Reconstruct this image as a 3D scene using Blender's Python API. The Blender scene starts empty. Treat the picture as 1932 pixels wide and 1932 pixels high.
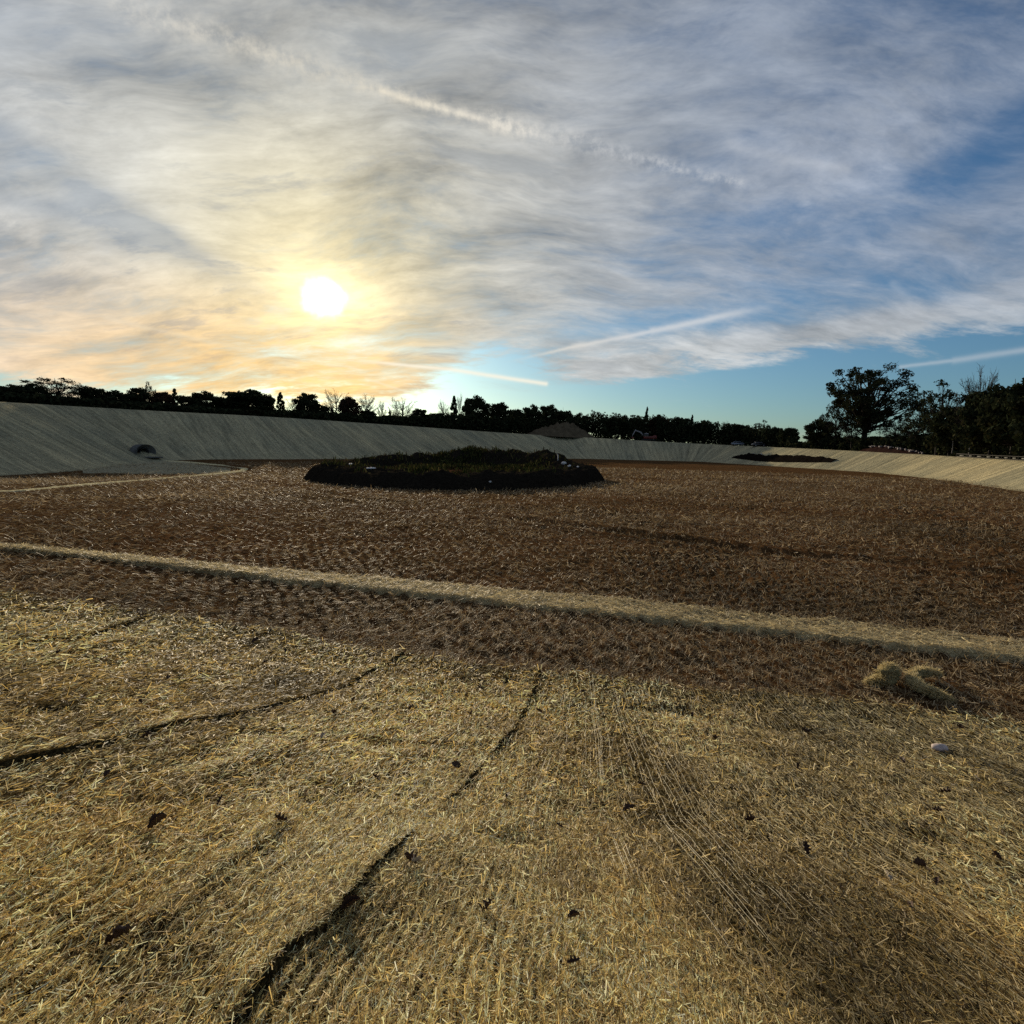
import bpy, math, random
import numpy as np
from mathutils import Vector, Matrix
from mathutils.bvhtree import BVHTree

random.seed(7)
RNG = np.random.default_rng(11)
sc = bpy.context.scene
COL = sc.collection
R = math.radians

# ------------------------------------------------------------------ camera
EYE = Vector((0.0, 0.0, 3.5))
F = 1159.0           # focal length in units of a 1932 wide picture
PITCH, ROLL = R(6.0), R(1.4)
ROT = (Matrix.Rotation(R(90) - PITCH, 4, 'X') @ Matrix.Rotation(ROLL, 4, 'Z')).to_3x3()
cd = bpy.data.cameras.new("camera")
cam = bpy.data.objects.new("camera", cd)
COL.objects.link(cam)
cam.matrix_world = Matrix.Translation(EYE) @ ROT.to_4x4()
cd.sensor_width = 36.0
cd.lens = 36.0 * F / 1932.0
cd.clip_start = 0.05
cd.clip_end = 9000
sc.camera = cam
RN = np.array(ROT)


def ray(px, py):
    d = ROT @ Vector(((px - 966) / F, (966 - py) / F, -1.0))
    return d.normalized()


def ground0(px, py, z=0.0):
    d = ray(px, py)
    t = (z - EYE.z) / d.z
    return np.array((EYE.x + d.x * t, EYE.y + d.y * t))


def project(p):
    v = ROT.transposed() @ (Vector(p) - EYE)
    return 966 + F * v.x / -v.z, 966 - F * v.y / -v.z, -v.z


def azel(px, py):
    d = ray(px, py)
    return math.degrees(math.atan2(d.x, d.y)), math.degrees(math.asin(d.z))


# ------------------------------------------------------------------ noise (numpy)
def vnoise(x, y, seed=0):
    x = np.asarray(x, dtype=np.float64)
    y = np.asarray(y, dtype=np.float64)
    xi = np.floor(x).astype(np.int64)
    yi = np.floor(y).astype(np.int64)
    fx, fy = x - xi, y - yi
    fx = fx * fx * (3 - 2 * fx)
    fy = fy * fy * (3 - 2 * fy)

    def h(a, b):
        n = (a * 374761393 + b * 668265263 + seed * 974634541) & 0xffffffff
        n = ((n ^ (n >> 13)) * 1274126177) & 0xffffffff
        n = ((n ^ (n >> 16)) * 2246822519) & 0xffffffff
        return ((n ^ (n >> 15)) & 0xffff) / 65535.0
    a, b, c, d = h(xi, yi), h(xi + 1, yi), h(xi, yi + 1), h(xi + 1, yi + 1)
    return (a + (b - a) * fx) * (1 - fy) + (c + (d - c) * fx) * fy - 0.5


def fbm(x, y, seed=0, o=4):
    s, a = 0.0, 1.0
    for k in range(o):
        s = s + a * vnoise(x * 2 ** k, y * 2 ** k, seed + 17 * k)
        a *= 0.5
    return s


def smooth(a, b, t):
    t = np.clip((t - a) / (b - a), 0, 1)
    return t * t * (3 - 2 * t)


# ------------------------------------------------------------------ mesh helpers
def mesh(name, v, f, mat=None, attrs=None, smooth_shade=False):
    """v (n,3), f (m,k) all faces with k corners (or list of such)"""
    me = bpy.data.meshes.new(name)
    v = np.asarray(v, dtype=np.float32)
    fl = f if isinstance(f, list) else [f]
    fl = [np.asarray(a, dtype=np.int32) for a in fl if len(a)]
    me.vertices.add(len(v))
    me.vertices.foreach_set("co", v.ravel())
    tot = np.concatenate([np.full(len(a), a.shape[1], np.int32) for a in fl])
    me.loops.add(int(tot.sum()))
    me.loops.foreach_set("vertex_index", np.concatenate([a.ravel() for a in fl]))
    me.polygons.add(len(tot))
    st = np.zeros(len(tot), np.int32)
    st[1:] = np.cumsum(tot)[:-1]
    me.polygons.foreach_set("loop_start", st)
    me.polygons.foreach_set("loop_total", tot)
    if smooth_shade:
        me.polygons.foreach_set("use_smooth", np.ones(len(tot), bool))
    me.update(calc_edges=True)
    if attrs:
        for k, a in attrs.items():
            a = np.asarray(a, dtype=np.float32)
            if a.ndim == 1:
                at = me.attributes.new(k, 'FLOAT', 'POINT')
                at.data.foreach_set("value", a)
            elif a.shape[1] == 2:
                a = np.concatenate([a, np.zeros((len(a), 1), np.float32)], 1)
                at = me.attributes.new(k, 'FLOAT_VECTOR', 'POINT')
                at.data.foreach_set("vector", a.ravel())
            else:
                at = me.attributes.new(k, 'FLOAT_COLOR', 'POINT')
                if a.shape[1] == 3:
                    a = np.concatenate([a, np.ones((len(a), 1), np.float32)], 1)
                at.data.foreach_set("color", a.ravel())
    if mat:
        me.materials.append(mat)
    return me


def obj(name, me, parent=None, loc=None):
    o = bpy.data.objects.new(name, me)
    COL.objects.link(o)
    if parent:
        o.parent = parent
    if loc is not None:
        o.location = loc
    return o


def thing(name, label, cat, loc=(0, 0, 0), rz=0.0, group=None, me=None):
    o = bpy.data.objects.new(name, me)
    COL.objects.link(o)
    o.location = loc
    o.rotation_euler = (0, 0, rz)
    o["label"] = label
    o["category"] = cat
    if group:
        o["group"] = group
    return o


def grid_faces(n, m, wrap=False):
    """n rows of m columns"""
    i = np.arange(n - 1)[:, None] * m
    j = np.arange(m if wrap else m - 1)[None, :]
    j2 = (j + 1) % m
    return np.stack([i + j, i + j2, i + m + j2, i + m + j], -1).reshape(-1, 4)


class MB:
    """collects primitive pieces for one small mesh"""
    def __init__(s):
        s.v, s.q, s.t, s.n = [], [], [], 0

    def add(s, v, q=None, t=None):
        v = np.asarray(v, float)
        s.v.append(v)
        if q is not None and len(q):
            s.q.append(np.asarray(q) + s.n)
        if t is not None and len(t):
            s.t.append(np.asarray(t) + s.n)
        s.n += len(v)

    def box(s, c, d, bev=0.0, taper=(1, 1), rz=0.0):
        """box with chamfered vertical and top edges"""
        cx, cy, cz = c
        dx, dy, dz = d[0] / 2, d[1] / 2, d[2] / 2
        b = min(bev, dx * .8, dy * .8, dz * .8)
        rows = []
        prof = [(-dz, 1, b), (dz - b, taper, 0), (dz, taper, b)] if b else [(-dz, 1, 0), (dz, taper, 0)]
        for z, tp, ins in prof:
            tx, ty = (1, 1) if tp == 1 else tp
            ex, ey = dx * tx - (ins if z > 0 else 0), dy * ty - (ins if z > 0 else 0)
            if b:
                ring = [(-ex + b, -ey), (ex - b, -ey), (ex, -ey + b), (ex, ey - b), (ex - b, ey), (-ex + b, ey), (-ex, ey - b), (-ex, -ey + b)]
            else:
                ring = [(-ex, -ey), (ex, -ey), (ex, ey), (-ex, ey)]
            rows.append([(x, y, z) for x, y in ring])
        m = len(rows[0])
        v = np.array(rows).reshape(-1, 3)
        q = grid_faces(len(rows), m, True)
        v2 = list(v) + [np.array((0, 0, -dz)), np.array((0, 0, dz))]
        k = len(v)
        top = (len(rows) - 1) * m
        t = [(k, (i + 1) % m, i) for i in range(m)] + [(k + 1, top + i, top + (i + 1) % m) for i in range(m)]
        v2 = np.array(v2)
        ca, sa = math.cos(rz), math.sin(rz)
        v2 = np.stack([v2[:, 0] * ca - v2[:, 1] * sa + cx, v2[:, 0] * sa + v2[:, 1] * ca + cy, v2[:, 2] + cz], 1)
        s.add(v2, q, t)

    def tube(s, pts, rad, n=6, cap=True):
        pts = np.asarray(pts, float)
        rad = np.broadcast_to(np.asarray(rad, float), (len(pts),))
        tan = np.gradient(pts, axis=0)
        tan /= np.linalg.norm(tan, axis=1)[:, None] + 1e-9
        up = np.where(np.abs(tan[:, 2:3]) > .9, np.array([[1., 0, 0]]), np.array([[0, 0, 1.]]))
        a = np.cross(tan, up)
        a /= np.linalg.norm(a, axis=1)[:, None] + 1e-9
        b = np.cross(a, tan)
        an = np.arange(n) / n * 2 * math.pi
        v = pts[:, None] + rad[:, None, None] * (a[:, None] * np.cos(an)[None, :, None] + b[:, None] * np.sin(an)[None, :, None])
        k = len(pts) * n
        v = np.concatenate([v.reshape(-1, 3), pts[:1], pts[-1:]])
        t = []
        if cap:
            t = [(k, (i + 1) % n, i) for i in range(n)] + [(k + 1, k - n + i, k - n + (i + 1) % n) for i in range(n)]
        s.add(v, grid_faces(len(pts), n, True), t)

    def build(s, name, mat, attrs=None, sm=False):
        return mesh(name, np.concatenate(s.v), [np.concatenate(x) for x in (s.q, s.t) if x], mat, attrs, sm)


# ------------------------------------------------------------------ materials
def new_mat(name):
    m = bpy.data.materials.new(name)
    m.use_nodes = True
    nt = m.node_tree
    b = nt.nodes["Principled BSDF"]
    b.inputs["Roughness"].default_value = .9
    b.inputs["Specular IOR Level"].default_value = .25
    return m, nt, b


def nd(nt, typ, **kw):
    n = nt.nodes.new(typ)
    for k, v in kw.items():
        if k in n.inputs:
            n.inputs[k].default_value = v
        else:
            setattr(n, k, v)
    return n


def ramp(nt, fac, stops):
    n = nt.nodes.new("ShaderNodeValToRGB")
    el = n.color_ramp.elements
    while len(el) < len(stops):
        el.new(.5)
    for e, (p, c) in zip(el, stops):
        e.position = p
        e.color = (*c, 1)
    nt.links.new(fac, n.inputs[0])
    return n.outputs[0]


def mixc(nt, fac, a, b, mode='MIX'):
    n = nt.nodes.new("ShaderNodeMix")
    n.data_type = 'RGBA'
    n.blend_type = mode
    for s, val in ((0, fac), (6, a), (7, b)):
        if hasattr(val, "links"):
            nt.links.new(val, n.inputs[s])
        elif s == 0:
            n.inputs[s].default_value = val
        else:
            n.inputs[s].default_value = (*val, 1)
    return n.outputs[2]


DIM = '3D'


def noise(nt, vec, scale, detail=6, rough=.6, dist=0.0):
    n = nd(nt, "ShaderNodeTexNoise", Scale=scale, Detail=detail, Roughness=rough, Distortion=dist)
    n.noise_dimensions = DIM
    nt.links.new(vec, n.inputs["Vector"])
    return n.outputs[0]


def geo_pos(nt):
    return nt.nodes.new("ShaderNodeNewGeometry").outputs["Position"]


def mapped(nt, vec, scale=(1, 1, 1), rot=(0, 0, 0)):
    n = nt.nodes.new("ShaderNodeMapping")
    n.inputs["Scale"].default_value = scale
    n.inputs["Rotation"].default_value = rot
    nt.links.new(vec, n.inputs["Vector"])
    return n.outputs[0]


def bump(nt, bsdf, h, strength=1.0, dist=.05):
    n = nd(nt, "ShaderNodeBump", Strength=strength, Distance=dist)
    nt.links.new(h, n.inputs["Height"])
    nt.links.new(n.outputs[0], bsdf.inputs["Normal"])
    return n


def plain(name, c, rough=.8, var=.35, scale=3.0, metal=0.0, spec=.3):
    m, nt, b = new_mat(name)
    tc = nt.nodes.new("ShaderNodeTexCoord").outputs["Object"]
    n = noise(nt, tc, scale, 5)
    col = ramp(nt, n, [(.3, tuple(x * (1 - var) for x in c)), (.7, tuple(min(1, x * (1 + var)) for x in c))])
    nt.links.new(col, b.inputs["Base Color"])
    b.inputs["Roughness"].default_value = rough
    b.inputs["Metallic"].default_value = metal
    b.inputs["Specular IOR Level"].default_value = spec
    return m


def blade_mat(name, transl=.47, rough=.55, spec=.20):
    m, nt, b = new_mat(name)
    at = nt.nodes.new("ShaderNodeAttribute")
    at.attribute_name = "tint"
    nt.links.new(at.outputs["Color"], b.inputs["Base Color"])
    b.inputs["Roughness"].default_value = rough
    b.inputs["Specular IOR Level"].default_value = spec
    tr = nt.nodes.new("ShaderNodeBsdfTranslucent")
    nt.links.new(at.outputs["Color"], tr.inputs["Color"])
    mx = nt.nodes.new("ShaderNodeMixShader")
    mx.inputs[0].default_value = transl
    nt.links.new(b.outputs[0], mx.inputs[1])
    nt.links.new(tr.outputs[0], mx.inputs[2])
    out = nt.nodes["Material Output"]
    nt.links.new(mx.outputs[0], out.inputs["Surface"])
    return m


M_BLADE = blade_mat("straw_fibres")
M_FLOORBLADE = blade_mat("floor_straw_fibres", transl=.3, rough=.6, spec=.12)
M_LEAF = blade_mat("foliage", transl=.12, rough=.9, spec=.0)


def soil_mat():
    m, nt, b = new_mat("brown_soil")
    p = geo_pos(nt)
    big = noise(nt, p, .12, 5, .6)
    mid = noise(nt, p, 1.4, 6, .65)
    fine = noise(nt, p, 14, 6, .7)
    c1 = ramp(nt, mid, [(.3, (.048, .026, .012)), (.55, (.100, .056, .026)), (.75, (.165, .102, .050))])
    c2 = ramp(nt, big, [(.3, (.75, .78, .70)), (.7, (1.2, 1.05, .95))])
    c = mixc(nt, 1.0, c1, c2, 'MULTIPLY')
    st = ramp(nt, fine, [(.56, (0, 0, 0)), (.72, (1, 1, 1))])
    c = mixc(nt, st, c, (.24, .17, .095))
    nt.links.new(c, b.inputs["Base Color"])
    a = nd(nt, "ShaderNodeMath", operation='ADD')
    nt.links.new(fine, a.inputs[0])
    nt.links.new(mid, a.inputs[1])
    bump(nt, b, a.outputs[0], .9, .12)
    b.inputs["Specular IOR Level"].default_value = .0
    return m


def mat_ground(name, a, bcol, c, stripe=False):
    """straw erosion mat as a surface"""
    m, nt, b = new_mat(name)
    p = geo_pos(nt)
    fine = noise(nt, p, 30, 6, .75)
    mid = noise(nt, p, 2.2, 6, .6)
    col = ramp(nt, fine, [(.33, a), (.5, bcol), (.68, c)])
    tone = ramp(nt, mid, [(.3, (.72, .72, .7)), (.7, (1.2, 1.16, 1.1))])
    col = mixc(nt, 1, col, tone, 'MULTIPLY')
    h = fine
    if stripe:
        at = nt.nodes.new("ShaderNodeAttribute")
        at.attribute_name = "lay"
        v = at.outputs["Vector"]
        # widths of matting laid side by side: each roll has its own tone, streaked along its length
        roll = nd(nt, "ShaderNodeTexWhiteNoise", noise_dimensions='1D')
        sx = nt.nodes.new("ShaderNodeSeparateXYZ")
        nt.links.new(v, sx.inputs[0])
        fl = nd(nt, "ShaderNodeMath", operation='FLOOR')
        dv = nd(nt, "ShaderNodeMath", operation='DIVIDE')
        nt.links.new(sx.outputs[0], dv.inputs[0])
        dv.inputs[1].default_value = 2.4
        nt.links.new(dv.outputs[0], fl.inputs[0])
        nt.links.new(fl.outputs[0], roll.inputs["W"])
        t1 = ramp(nt, roll.outputs[0], [(0, (.84, .85, .86)), (1, (1.12, 1.10, 1.06))])
        streak = noise(nt, mapped(nt, v, (1.1, .10, 1)), 1.0, 7, .7)
        t2 = ramp(nt, streak, [(.3, (.52, .53, .54)), (.48, (.96, .96, .96)), (.66, (1.38, 1.35, 1.30))])
        patch = noise(nt, mapped(nt, v, (.05, .06, 1)), 1.0, 4, .6)
        t3 = ramp(nt, patch, [(.35, (.85, .88, .88)), (.65, (1.12, 1.08, 1.0))])
        for t in (t1, t2, t3):
            col = mixc(nt, 1, col, t, 'MULTIPLY')
        fr = nd(nt, "ShaderNodeMath", operation='FRACT')
        nt.links.new(dv.outputs[0], fr.inputs[0])
        seam = ramp(nt, fr.outputs[0], [(0, (.45, .45, .45)), (.07, (1, 1, 1))])
        col = mixc(nt, .8, col, seam, 'MULTIPLY')
        hs = nd(nt, "ShaderNodeMath", operation='MULTIPLY_ADD')
        nt.links.new(streak, hs.inputs[0])
        hs.inputs[1].default_value = 3.0
        nt.links.new(fine, hs.inputs[2])
        h = hs.outputs[0]
    nt.links.new(col, b.inputs["Base Color"])
    bump(nt, b, h, .8, .06 if not stripe else .10)
    b.inputs["Specular IOR Level"].default_value = .0
    return m


M_SOIL = soil_mat()
M_MAT = mat_ground("straw_mat", (.014, .0105, .005), (.055, .042, .019), (.19, .145, .065))
M_STRIP = mat_ground("pale_straw_mat", (.26, .21, .115), (.43, .36, .205), (.58, .495, .30))
M_BANK = mat_ground("bank_matting", (.23, .208, .130), (.38, .345, .238), (.50, .46, .32), stripe=True)
M_EDGE = mat_ground("pale_mat_edge", (.38, .32, .18), (.56, .49, .29), (.70, .62, .40))
M_APRON = mat_ground("grey_matting", (.20, .18, .115), (.31, .28, .19), (.41, .375, .26))
M_FIELD = plain("dark_field", (.030, .028, .014), .95, .5, .4, spec=.0)
M_DARKSOIL = plain("dark_earth", (.010, .0075, .006), .95, .6, 2.0, spec=.0)
M_BARK = plain("bark", (.030, .024, .019), .9, .4, 2.0, spec=.1)
M_PALEBARK = plain("pale_bark", (.22, .20, .17), .85, .4, 2.0, spec=.1)
M_STONE = plain("pale_stone", (.52, .49, .46), .8, .35, 9.0)
M_NET = plain("pale_netting", (.30, .25, .13), .6, .2, 5.0)

# ------------------------------------------------------------------ terrain


def FB(x, y):
    """dip added to the floor at the left, shaped to turn the bank out of the sun"""
    return -1.8 * np.exp(-((x + 64) ** 2 + (y - 76) ** 2) / 30.0 ** 2)


def march(px, py, hf=None, tmax=400):
    hf = hf or H
    d = ray(px, py)
    ts = np.concatenate([np.linspace(.5, 30, 900), np.geomspace(30.05, tmax, 1500)])
    P = np.array(EYE)[None] + ts[:, None] * np.array(d)[None]
    g = P[:, 2] - hf(P[:, 0], P[:, 1])
    i = int(np.argmax(g < 0))
    if i == 0:
        i = len(ts) - 1
    f = g[i - 1] / (g[i - 1] - g[i] + 1e-9)
    return P[i - 1] + f * (P[i] - P[i - 1])


TOP = lambda pts: np.array([march(*p, FB)[:2] for p in pts])
edge_px = [(-160, 1085), (40, 1119), (144, 1139), (252, 1153), (396, 1171), (522, 1191), (612, 1216), (695, 1226),
           (755, 1233), (870, 1250), (1014, 1268), (1086, 1274), (1313, 1304), (1450, 1312), (1600, 1324), (1750, 1344), (1890, 1362), (2050, 1384)]
EDGE = TOP(edge_px)
EDGE = EDGE[np.argsort(EDGE[:, 0])]
EDGE = np.vstack([[EDGE[0, 0] - 60, EDGE[0, 1] + 16], EDGE, [EDGE[-1, 0] + 50, EDGE[-1, 1] - 18]])


def Yb(x):
    return np.interp(x, EDGE[:, 0], EDGE[:, 1])


_t0 = float(Yb(0.0))
SLOPE = 1.9 / (_t0 - 1.0 * (1 - math.exp(-_t0)))


def seg_dist(x, y, pl):
    d = np.full(np.shape(x), 1e9)
    for (x0, y0), (x1, y1) in zip(pl[:-1], pl[1:]):
        dx, dy = x1 - x0, y1 - y0
        t = np.clip(((x - x0) * dx + (y - y0) * dy) / (dx * dx + dy * dy + 1e-9), 0, 1)
        d = np.minimum(d, np.hypot(x - x0 - t * dx, y - y0 - t * dy))
    return d


RUTS = [  # wheel ruts across the floor: picks, depth, width
    (TOP([(470, 906), (650, 938), (900, 972), (1160, 1004), (1450, 1044), (1720, 1066), (1960, 1092)]), .16, .55),
    (TOP([(-40, 1103), (60, 1092), (180, 1082), (300, 1076)]), .10, .30),
    (TOP([(1180, 905), (1330, 918), (1540, 926)]), .14, .7),
    (TOP([(1480, 905), (1650, 916), (1960, 935)]), .12, .8),
    (TOP([(330, 925), (520, 935), (700, 955)]), .12, .6),
]


def cleat(x, y):
    """rows of track-cleat prints on the open floor, roughly -1..1"""
    wx = x + .9 * fbm(x * .16, y * .16, 31, 2) + .13 * fbm(x * 2.2, y * 2.2, 33, 2)
    wy = y + .9 * fbm(x * .16, y * .16, 37, 2) + .13 * fbm(x * 2.2, y * 2.2, 39, 2)
    rows = np.sin(2 * math.pi * (wx * .34 - wy * .94) / .55)
    tick = np.sin(2 * math.pi * (wx * .94 + wy * .34) / .30)
    return tick * (.62 + .45 * rows) + .7 * fbm(x * 4.5, y * 4.5, 35, 3)


def H(x, y):
    x = np.asarray(x, float)
    y = np.asarray(y, float)
    t = Yb(x) - y
    fb = FB(x, y)
    tp = np.maximum(t, 0)
    z = SLOPE * (tp - 1.0 * (1 - np.exp(-tp / 1.0)))
    z = np.where(z > 2.6, 2.6 + 1.2 * (1 - np.exp(-(z - 2.6) / 1.2)), z)
    fl = smooth(0.0, .8, -t)
    far = np.hypot(x, y)
    amp = (1 - smooth(42, 75, far)) * (.8 + .75 * smooth(-4, 8, x) * smooth(12, 20, y))
    z = z + fl * (.05 * fbm(x * .25, y * .25, 3, 4) + .05 * fbm(x * 2.3, y * 2.3, 13, 3) + amp * .055 * cleat(x, y) * (.45 + 1.3 * np.clip(fbm(x * .2, y * .2, 5, 2) + .4, 0, 1)))
    z = z + (1 - fl) * (.03 * fbm(x * .5, y * .5, 9, 3))
    z = z + fb
    for pl, dep, w in RUTS:
        d = seg_dist(x, y, pl) + .35 * w * fbm(x * .5, y * .5, 15, 3)
        dep = dep * np.clip(.55 + 1.3 * fbm(x * .12, y * .12, 16, 3), .1, 1.2)
        z = z - fl * dep * np.exp(-(d / w) ** 2) + fl * dep * .55 * np.exp(-((d - 2.0 * w) / (.7 * w)) ** 2)
    return z


rings = np.concatenate([np.geomspace(.35, 7, 70)[:-1], np.geomspace(7, 46, 330)[:-1], np.geomspace(46, 260, 140)[:-1], np.geomspace(260, 6000, 24)])
az = np.concatenate([np.linspace(-180, -56, 64)[:-1], np.linspace(-56, 56, 760)[:-1], np.linspace(56, 180, 64)])[:-1]
az = np.radians(az)
gx = rings[:, None] * np.sin(az)[None]
gy = rings[:, None] * np.cos(az)[None]
gz = H(gx, gy) - .16 * smooth(.05, .5, Yb(gx) - gy)
gv = np.stack([gx, gy, gz], -1).reshape(-1, 3)
gf = grid_faces(len(rings), len(az), True)[:, ::-1]
cv = np.vstack([gv, [[0, 0, float(H(0., 0.))]]])
cf = np.stack([np.full(len(az), len(gv)), (np.arange(len(az)) + 1) % len(az), np.arange(len(az))], 1)
g = obj("basin_floor", mesh("basin_floor", cv, [gf, cf], M_SOIL, smooth_shade=True))
g["kind"] = "structure"

# ---- embankment
toe_px = [(-260, 908), (-60, 900), (40, 895), (120, 891), (200, 882), (280, 871), (370, 867), (541, 866.5), (700, 866), (900, 865.5),
          (1095, 865.5), (1319, 871), (1420, 877), (1530, 884), (1657, 892), (1783, 906), (1889, 921), (1990, 938), (2150, 975), (2400, 1040)]
toe = TOP(toe_px)
# dense, smoothed
seg = np.r_[0, np.cumsum(np.hypot(*np.diff(toe, axis=0).T))]
S = np.arange(0, seg[-1], .8)
toe = np.stack([np.interp(S, seg, toe[:, k]) for k in (0, 1)], 1)
k = np.exp(-np.linspace(-2.2, 2.2, 21) ** 2)
k /= k.sum()
pad = np.concatenate([np.repeat(toe[:1], 10, 0) + (toe[0] - toe[1]) * np.arange(10, 0, -1)[:, None], toe,
                      np.repeat(toe[-1:], 10, 0) + (toe[-1] - toe[-2]) * np.arange(1, 11)[:, None]])
toe = np.stack([np.convolve(pad[:, kk], k, 'valid') for kk in (0, 1)], 1)
tan = np.gradient(toe, axis=0)
tan /= np.linalg.norm(tan, axis=1)[:, None]
nor = np.stack([-tan[:, 1], tan[:, 0]], 1)      # outward (left of travel when going left to right)
kk = np.exp(-np.linspace(-2.2, 2.2, 61) ** 2)
kk /= kk.sum()
npad = np.concatenate([np.repeat(nor[:1], 30, 0), nor, np.repeat(nor[-1:], 30, 0)])
nor = np.stack([np.convolve(npad[:, i], kk, 'valid') for i in (0, 1)], 1)
nor /= np.linalg.norm(nor, axis=1)[:, None]
crest_px = np.array([(-400, 740), (-100, 753), (40, 759.5), (230, 771), (541, 788), (760, 803), (927, 815), (1100, 825), (1300, 836), (1391, 841),
                     (1468, 844), (1570, 848.6), (1727, 857), (1889, 867), (2100, 878), (2500, 900)])
K = 2.2
zc = np.zeros(len(toe))
zb = FB(toe[:, 0], toe[:, 1])
for i in range(len(toe)):
    z = 4.0
    for _ in range(14):
        c = toe[i] + nor[i] * K * (z - zb[i])
        px, py, dep = project((c[0], c[1], z))
        if dep < 5:
            break
        want = np.interp(px, crest_px[:, 0], crest_px[:, 1])
        z = min(max(z + .8 * (py - want) * dep / F, 1.2), 14)
    zc[i] = z
zc = np.convolve(np.r_[np.repeat(zc[0], 15), zc, np.repeat(zc[-1], 15)], np.ones(31) / 31, 'valid')
hz = zc - zb
prof = np.array([(-.02, -.03), (0, .012), (.012, .018), (.04, .030), (.08, .055), (.14, .11), (.22, .19), (.32, .295), (.42, .40), (.52, .505), (.62, .61),
                 (.72, .715), (.80, .80), (.86, .865), (.91, .92), (.95, .958), (.98, .985), (1.01, .998), (1.05, 1.0)])
n_t = len(toe)
rows = []
lay = []
arc = np.arange(n_t) * .8
for a, b in prof:
    p = toe + nor * (K * hz * a)[:, None]
    wob = .10 * fbm(arc / 2.4 * 1.3, np.full(n_t, a * 3.0), 71, 3) * (1 if .02 < a < .97 else .2)
    rows.append(np.column_stack([p, zb + hz * b + wob]))
    lay.append(np.column_stack([arc, hz * a * K]))
ev = np.concatenate(rows)
elay = np.concatenate(lay)
ef = grid_faces(len(prof), n_t)
em = mesh("embankment", ev, ef, M_BANK, {"lay": elay}, True)
emb = obj("embankment", em)
emb["kind"] = "structure"
# outer ground beyond the crest, out to the horizon
orow = []
for off, dz in ((0, -.06), (3, -.05), (8, -.25), (20, -.6), (45, -1.0), (120, -1.5), (400, -2), (1400, -3), (5000, -6)):
    p = toe + nor * (K * hz * 1.04 + off)[:, None]
    orow.append(np.column_stack([p, zc + dz]))
ov = np.concatenate(orow)
om = mesh("outer_field", ov, grid_faces(len(orow), n_t), M_FIELD, None, True)
of = obj("outer_field", om)
of["kind"] = "structure"
EMB_BVH = BVHTree.FromPolygons([tuple(map(float, v)) for v in ev], [tuple(map(int, f)) for f in ef])
OUT_BVH = BVHTree.FromPolygons([tuple(map(float, v)) for v in ov], [tuple(map(int, f)) for f in grid_faces(len(orow), n_t)])


def crest_at(px):
    """world crest point and outward direction seen at picture column px"""
    best = None
    c = toe + nor * (K * hz)[:, None]
    v = (np.column_stack([c, zc]) - np.array(EYE)) @ RN
    q = np.where(v[:, 2] < -3, 966 + F * v[:, 0] / -np.minimum(v[:, 2], -3), 1e9)
    i = int(np.argmin(np.abs(q - px)))
    return c[i], zc[i], nor[i], i


def outer_z(x, y):
    h = OUT_BVH.ray_cast(Vector((x, y, 60)), Vector((0, 0, -1)))
    return h[0].z if h[0] is not None else 3.0


def emb_hit(px, py):
    h = EMB_BVH.ray_cast(EYE, ray(px, py))
    return h[0], h[1]


def at_column(px, off):
    """point beyond the crest, off metres further out along the line of sight of column px"""
    c, z, n, i = crest_at(px)
    d = np.array((c[0], c[1]))
    L = np.linalg.norm(d)
    d = d / L
    p = d * (L + off)
    return p, outer_z(p[0], p[1]), L + off


# ------------------------------------------------------------------ blades
def blades(n, x, y, z, yaw, pitch, roll, L, W, tint, bend=0.0):
    """flat straws: two bent quads each would be heavy, one quad each"""
    ca, sa, cp, sp = np.cos(yaw), np.sin(yaw), np.cos(pitch), np.sin(pitch)
    d = np.stack([ca * cp, sa * cp, sp], -1)
    s = np.stack([-sa, ca, np.zeros(n)], -1)
    u = np.cross(d, s)
    w = s * np.cos(roll)[:, None] + u * np.sin(roll)[:, None]
    c = np.stack([x, y, z], -1)
    a = d * (L / 2)[:, None]
    b = w * (W / 2)[:, None]
    v = np.stack([c - a - b, c - a + b, c + a + b * .7, c + a - b * .7], 1).reshape(-1, 3)
    f = np.arange(4 * n).reshape(-1, 4)
    return v, f, np.repeat(tint, 4, 0)


def pick_tint(n, pal, wts, x=None, y=None, shift=None):
    pal = np.array(pal)
    i = RNG.choice(len(pal), n, p=np.array(wts) / sum(wts))
    t = pal[i] * RNG.uniform(.75, 1.25, (n, 1))
    if shift is not None:
        t = t * shift
    return np.clip(t, 0, .93)


def polar_scatter(n, r0, r1, a0=-57, a1=57):
    r = np.exp(RNG.uniform(math.log(r0), math.log(r1), n))
    a = np.radians(RNG.uniform(a0, a1, n))
    return r * np.sin(a), r * np.cos(a), r


# ------------------------------------------------------------------ mats on the near slope
def seam(px_pts):
    p = np.array([march(a, b)[:2] for a, b in px_pts])
    p = p[np.argsort(p[:, 1])]
    # extend to both ends
    s0 = (p[0] - p[1]) / max(p[1, 1] - p[0, 1], .05)
    lo = np.array((p[0, 0] - .15 * (p[0, 1] + 4) * np.sign(p[-1, 0] - p[0, 0] + 1e-6) * 0 + s0[0] * min(1.2, p[0, 1] + 4), -4.0))
    s1 = (p[-1] - p[-2]) / max(p[-1, 1] - p[-2, 1], .05)
    hi = np.array((p[-1, 0] + s1[0] * 4, p[-1, 1] + 4))
    p = np.vstack([lo, p, hi])
    return lambda y: np.interp(y, p[:, 1], p[:, 0])


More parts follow.
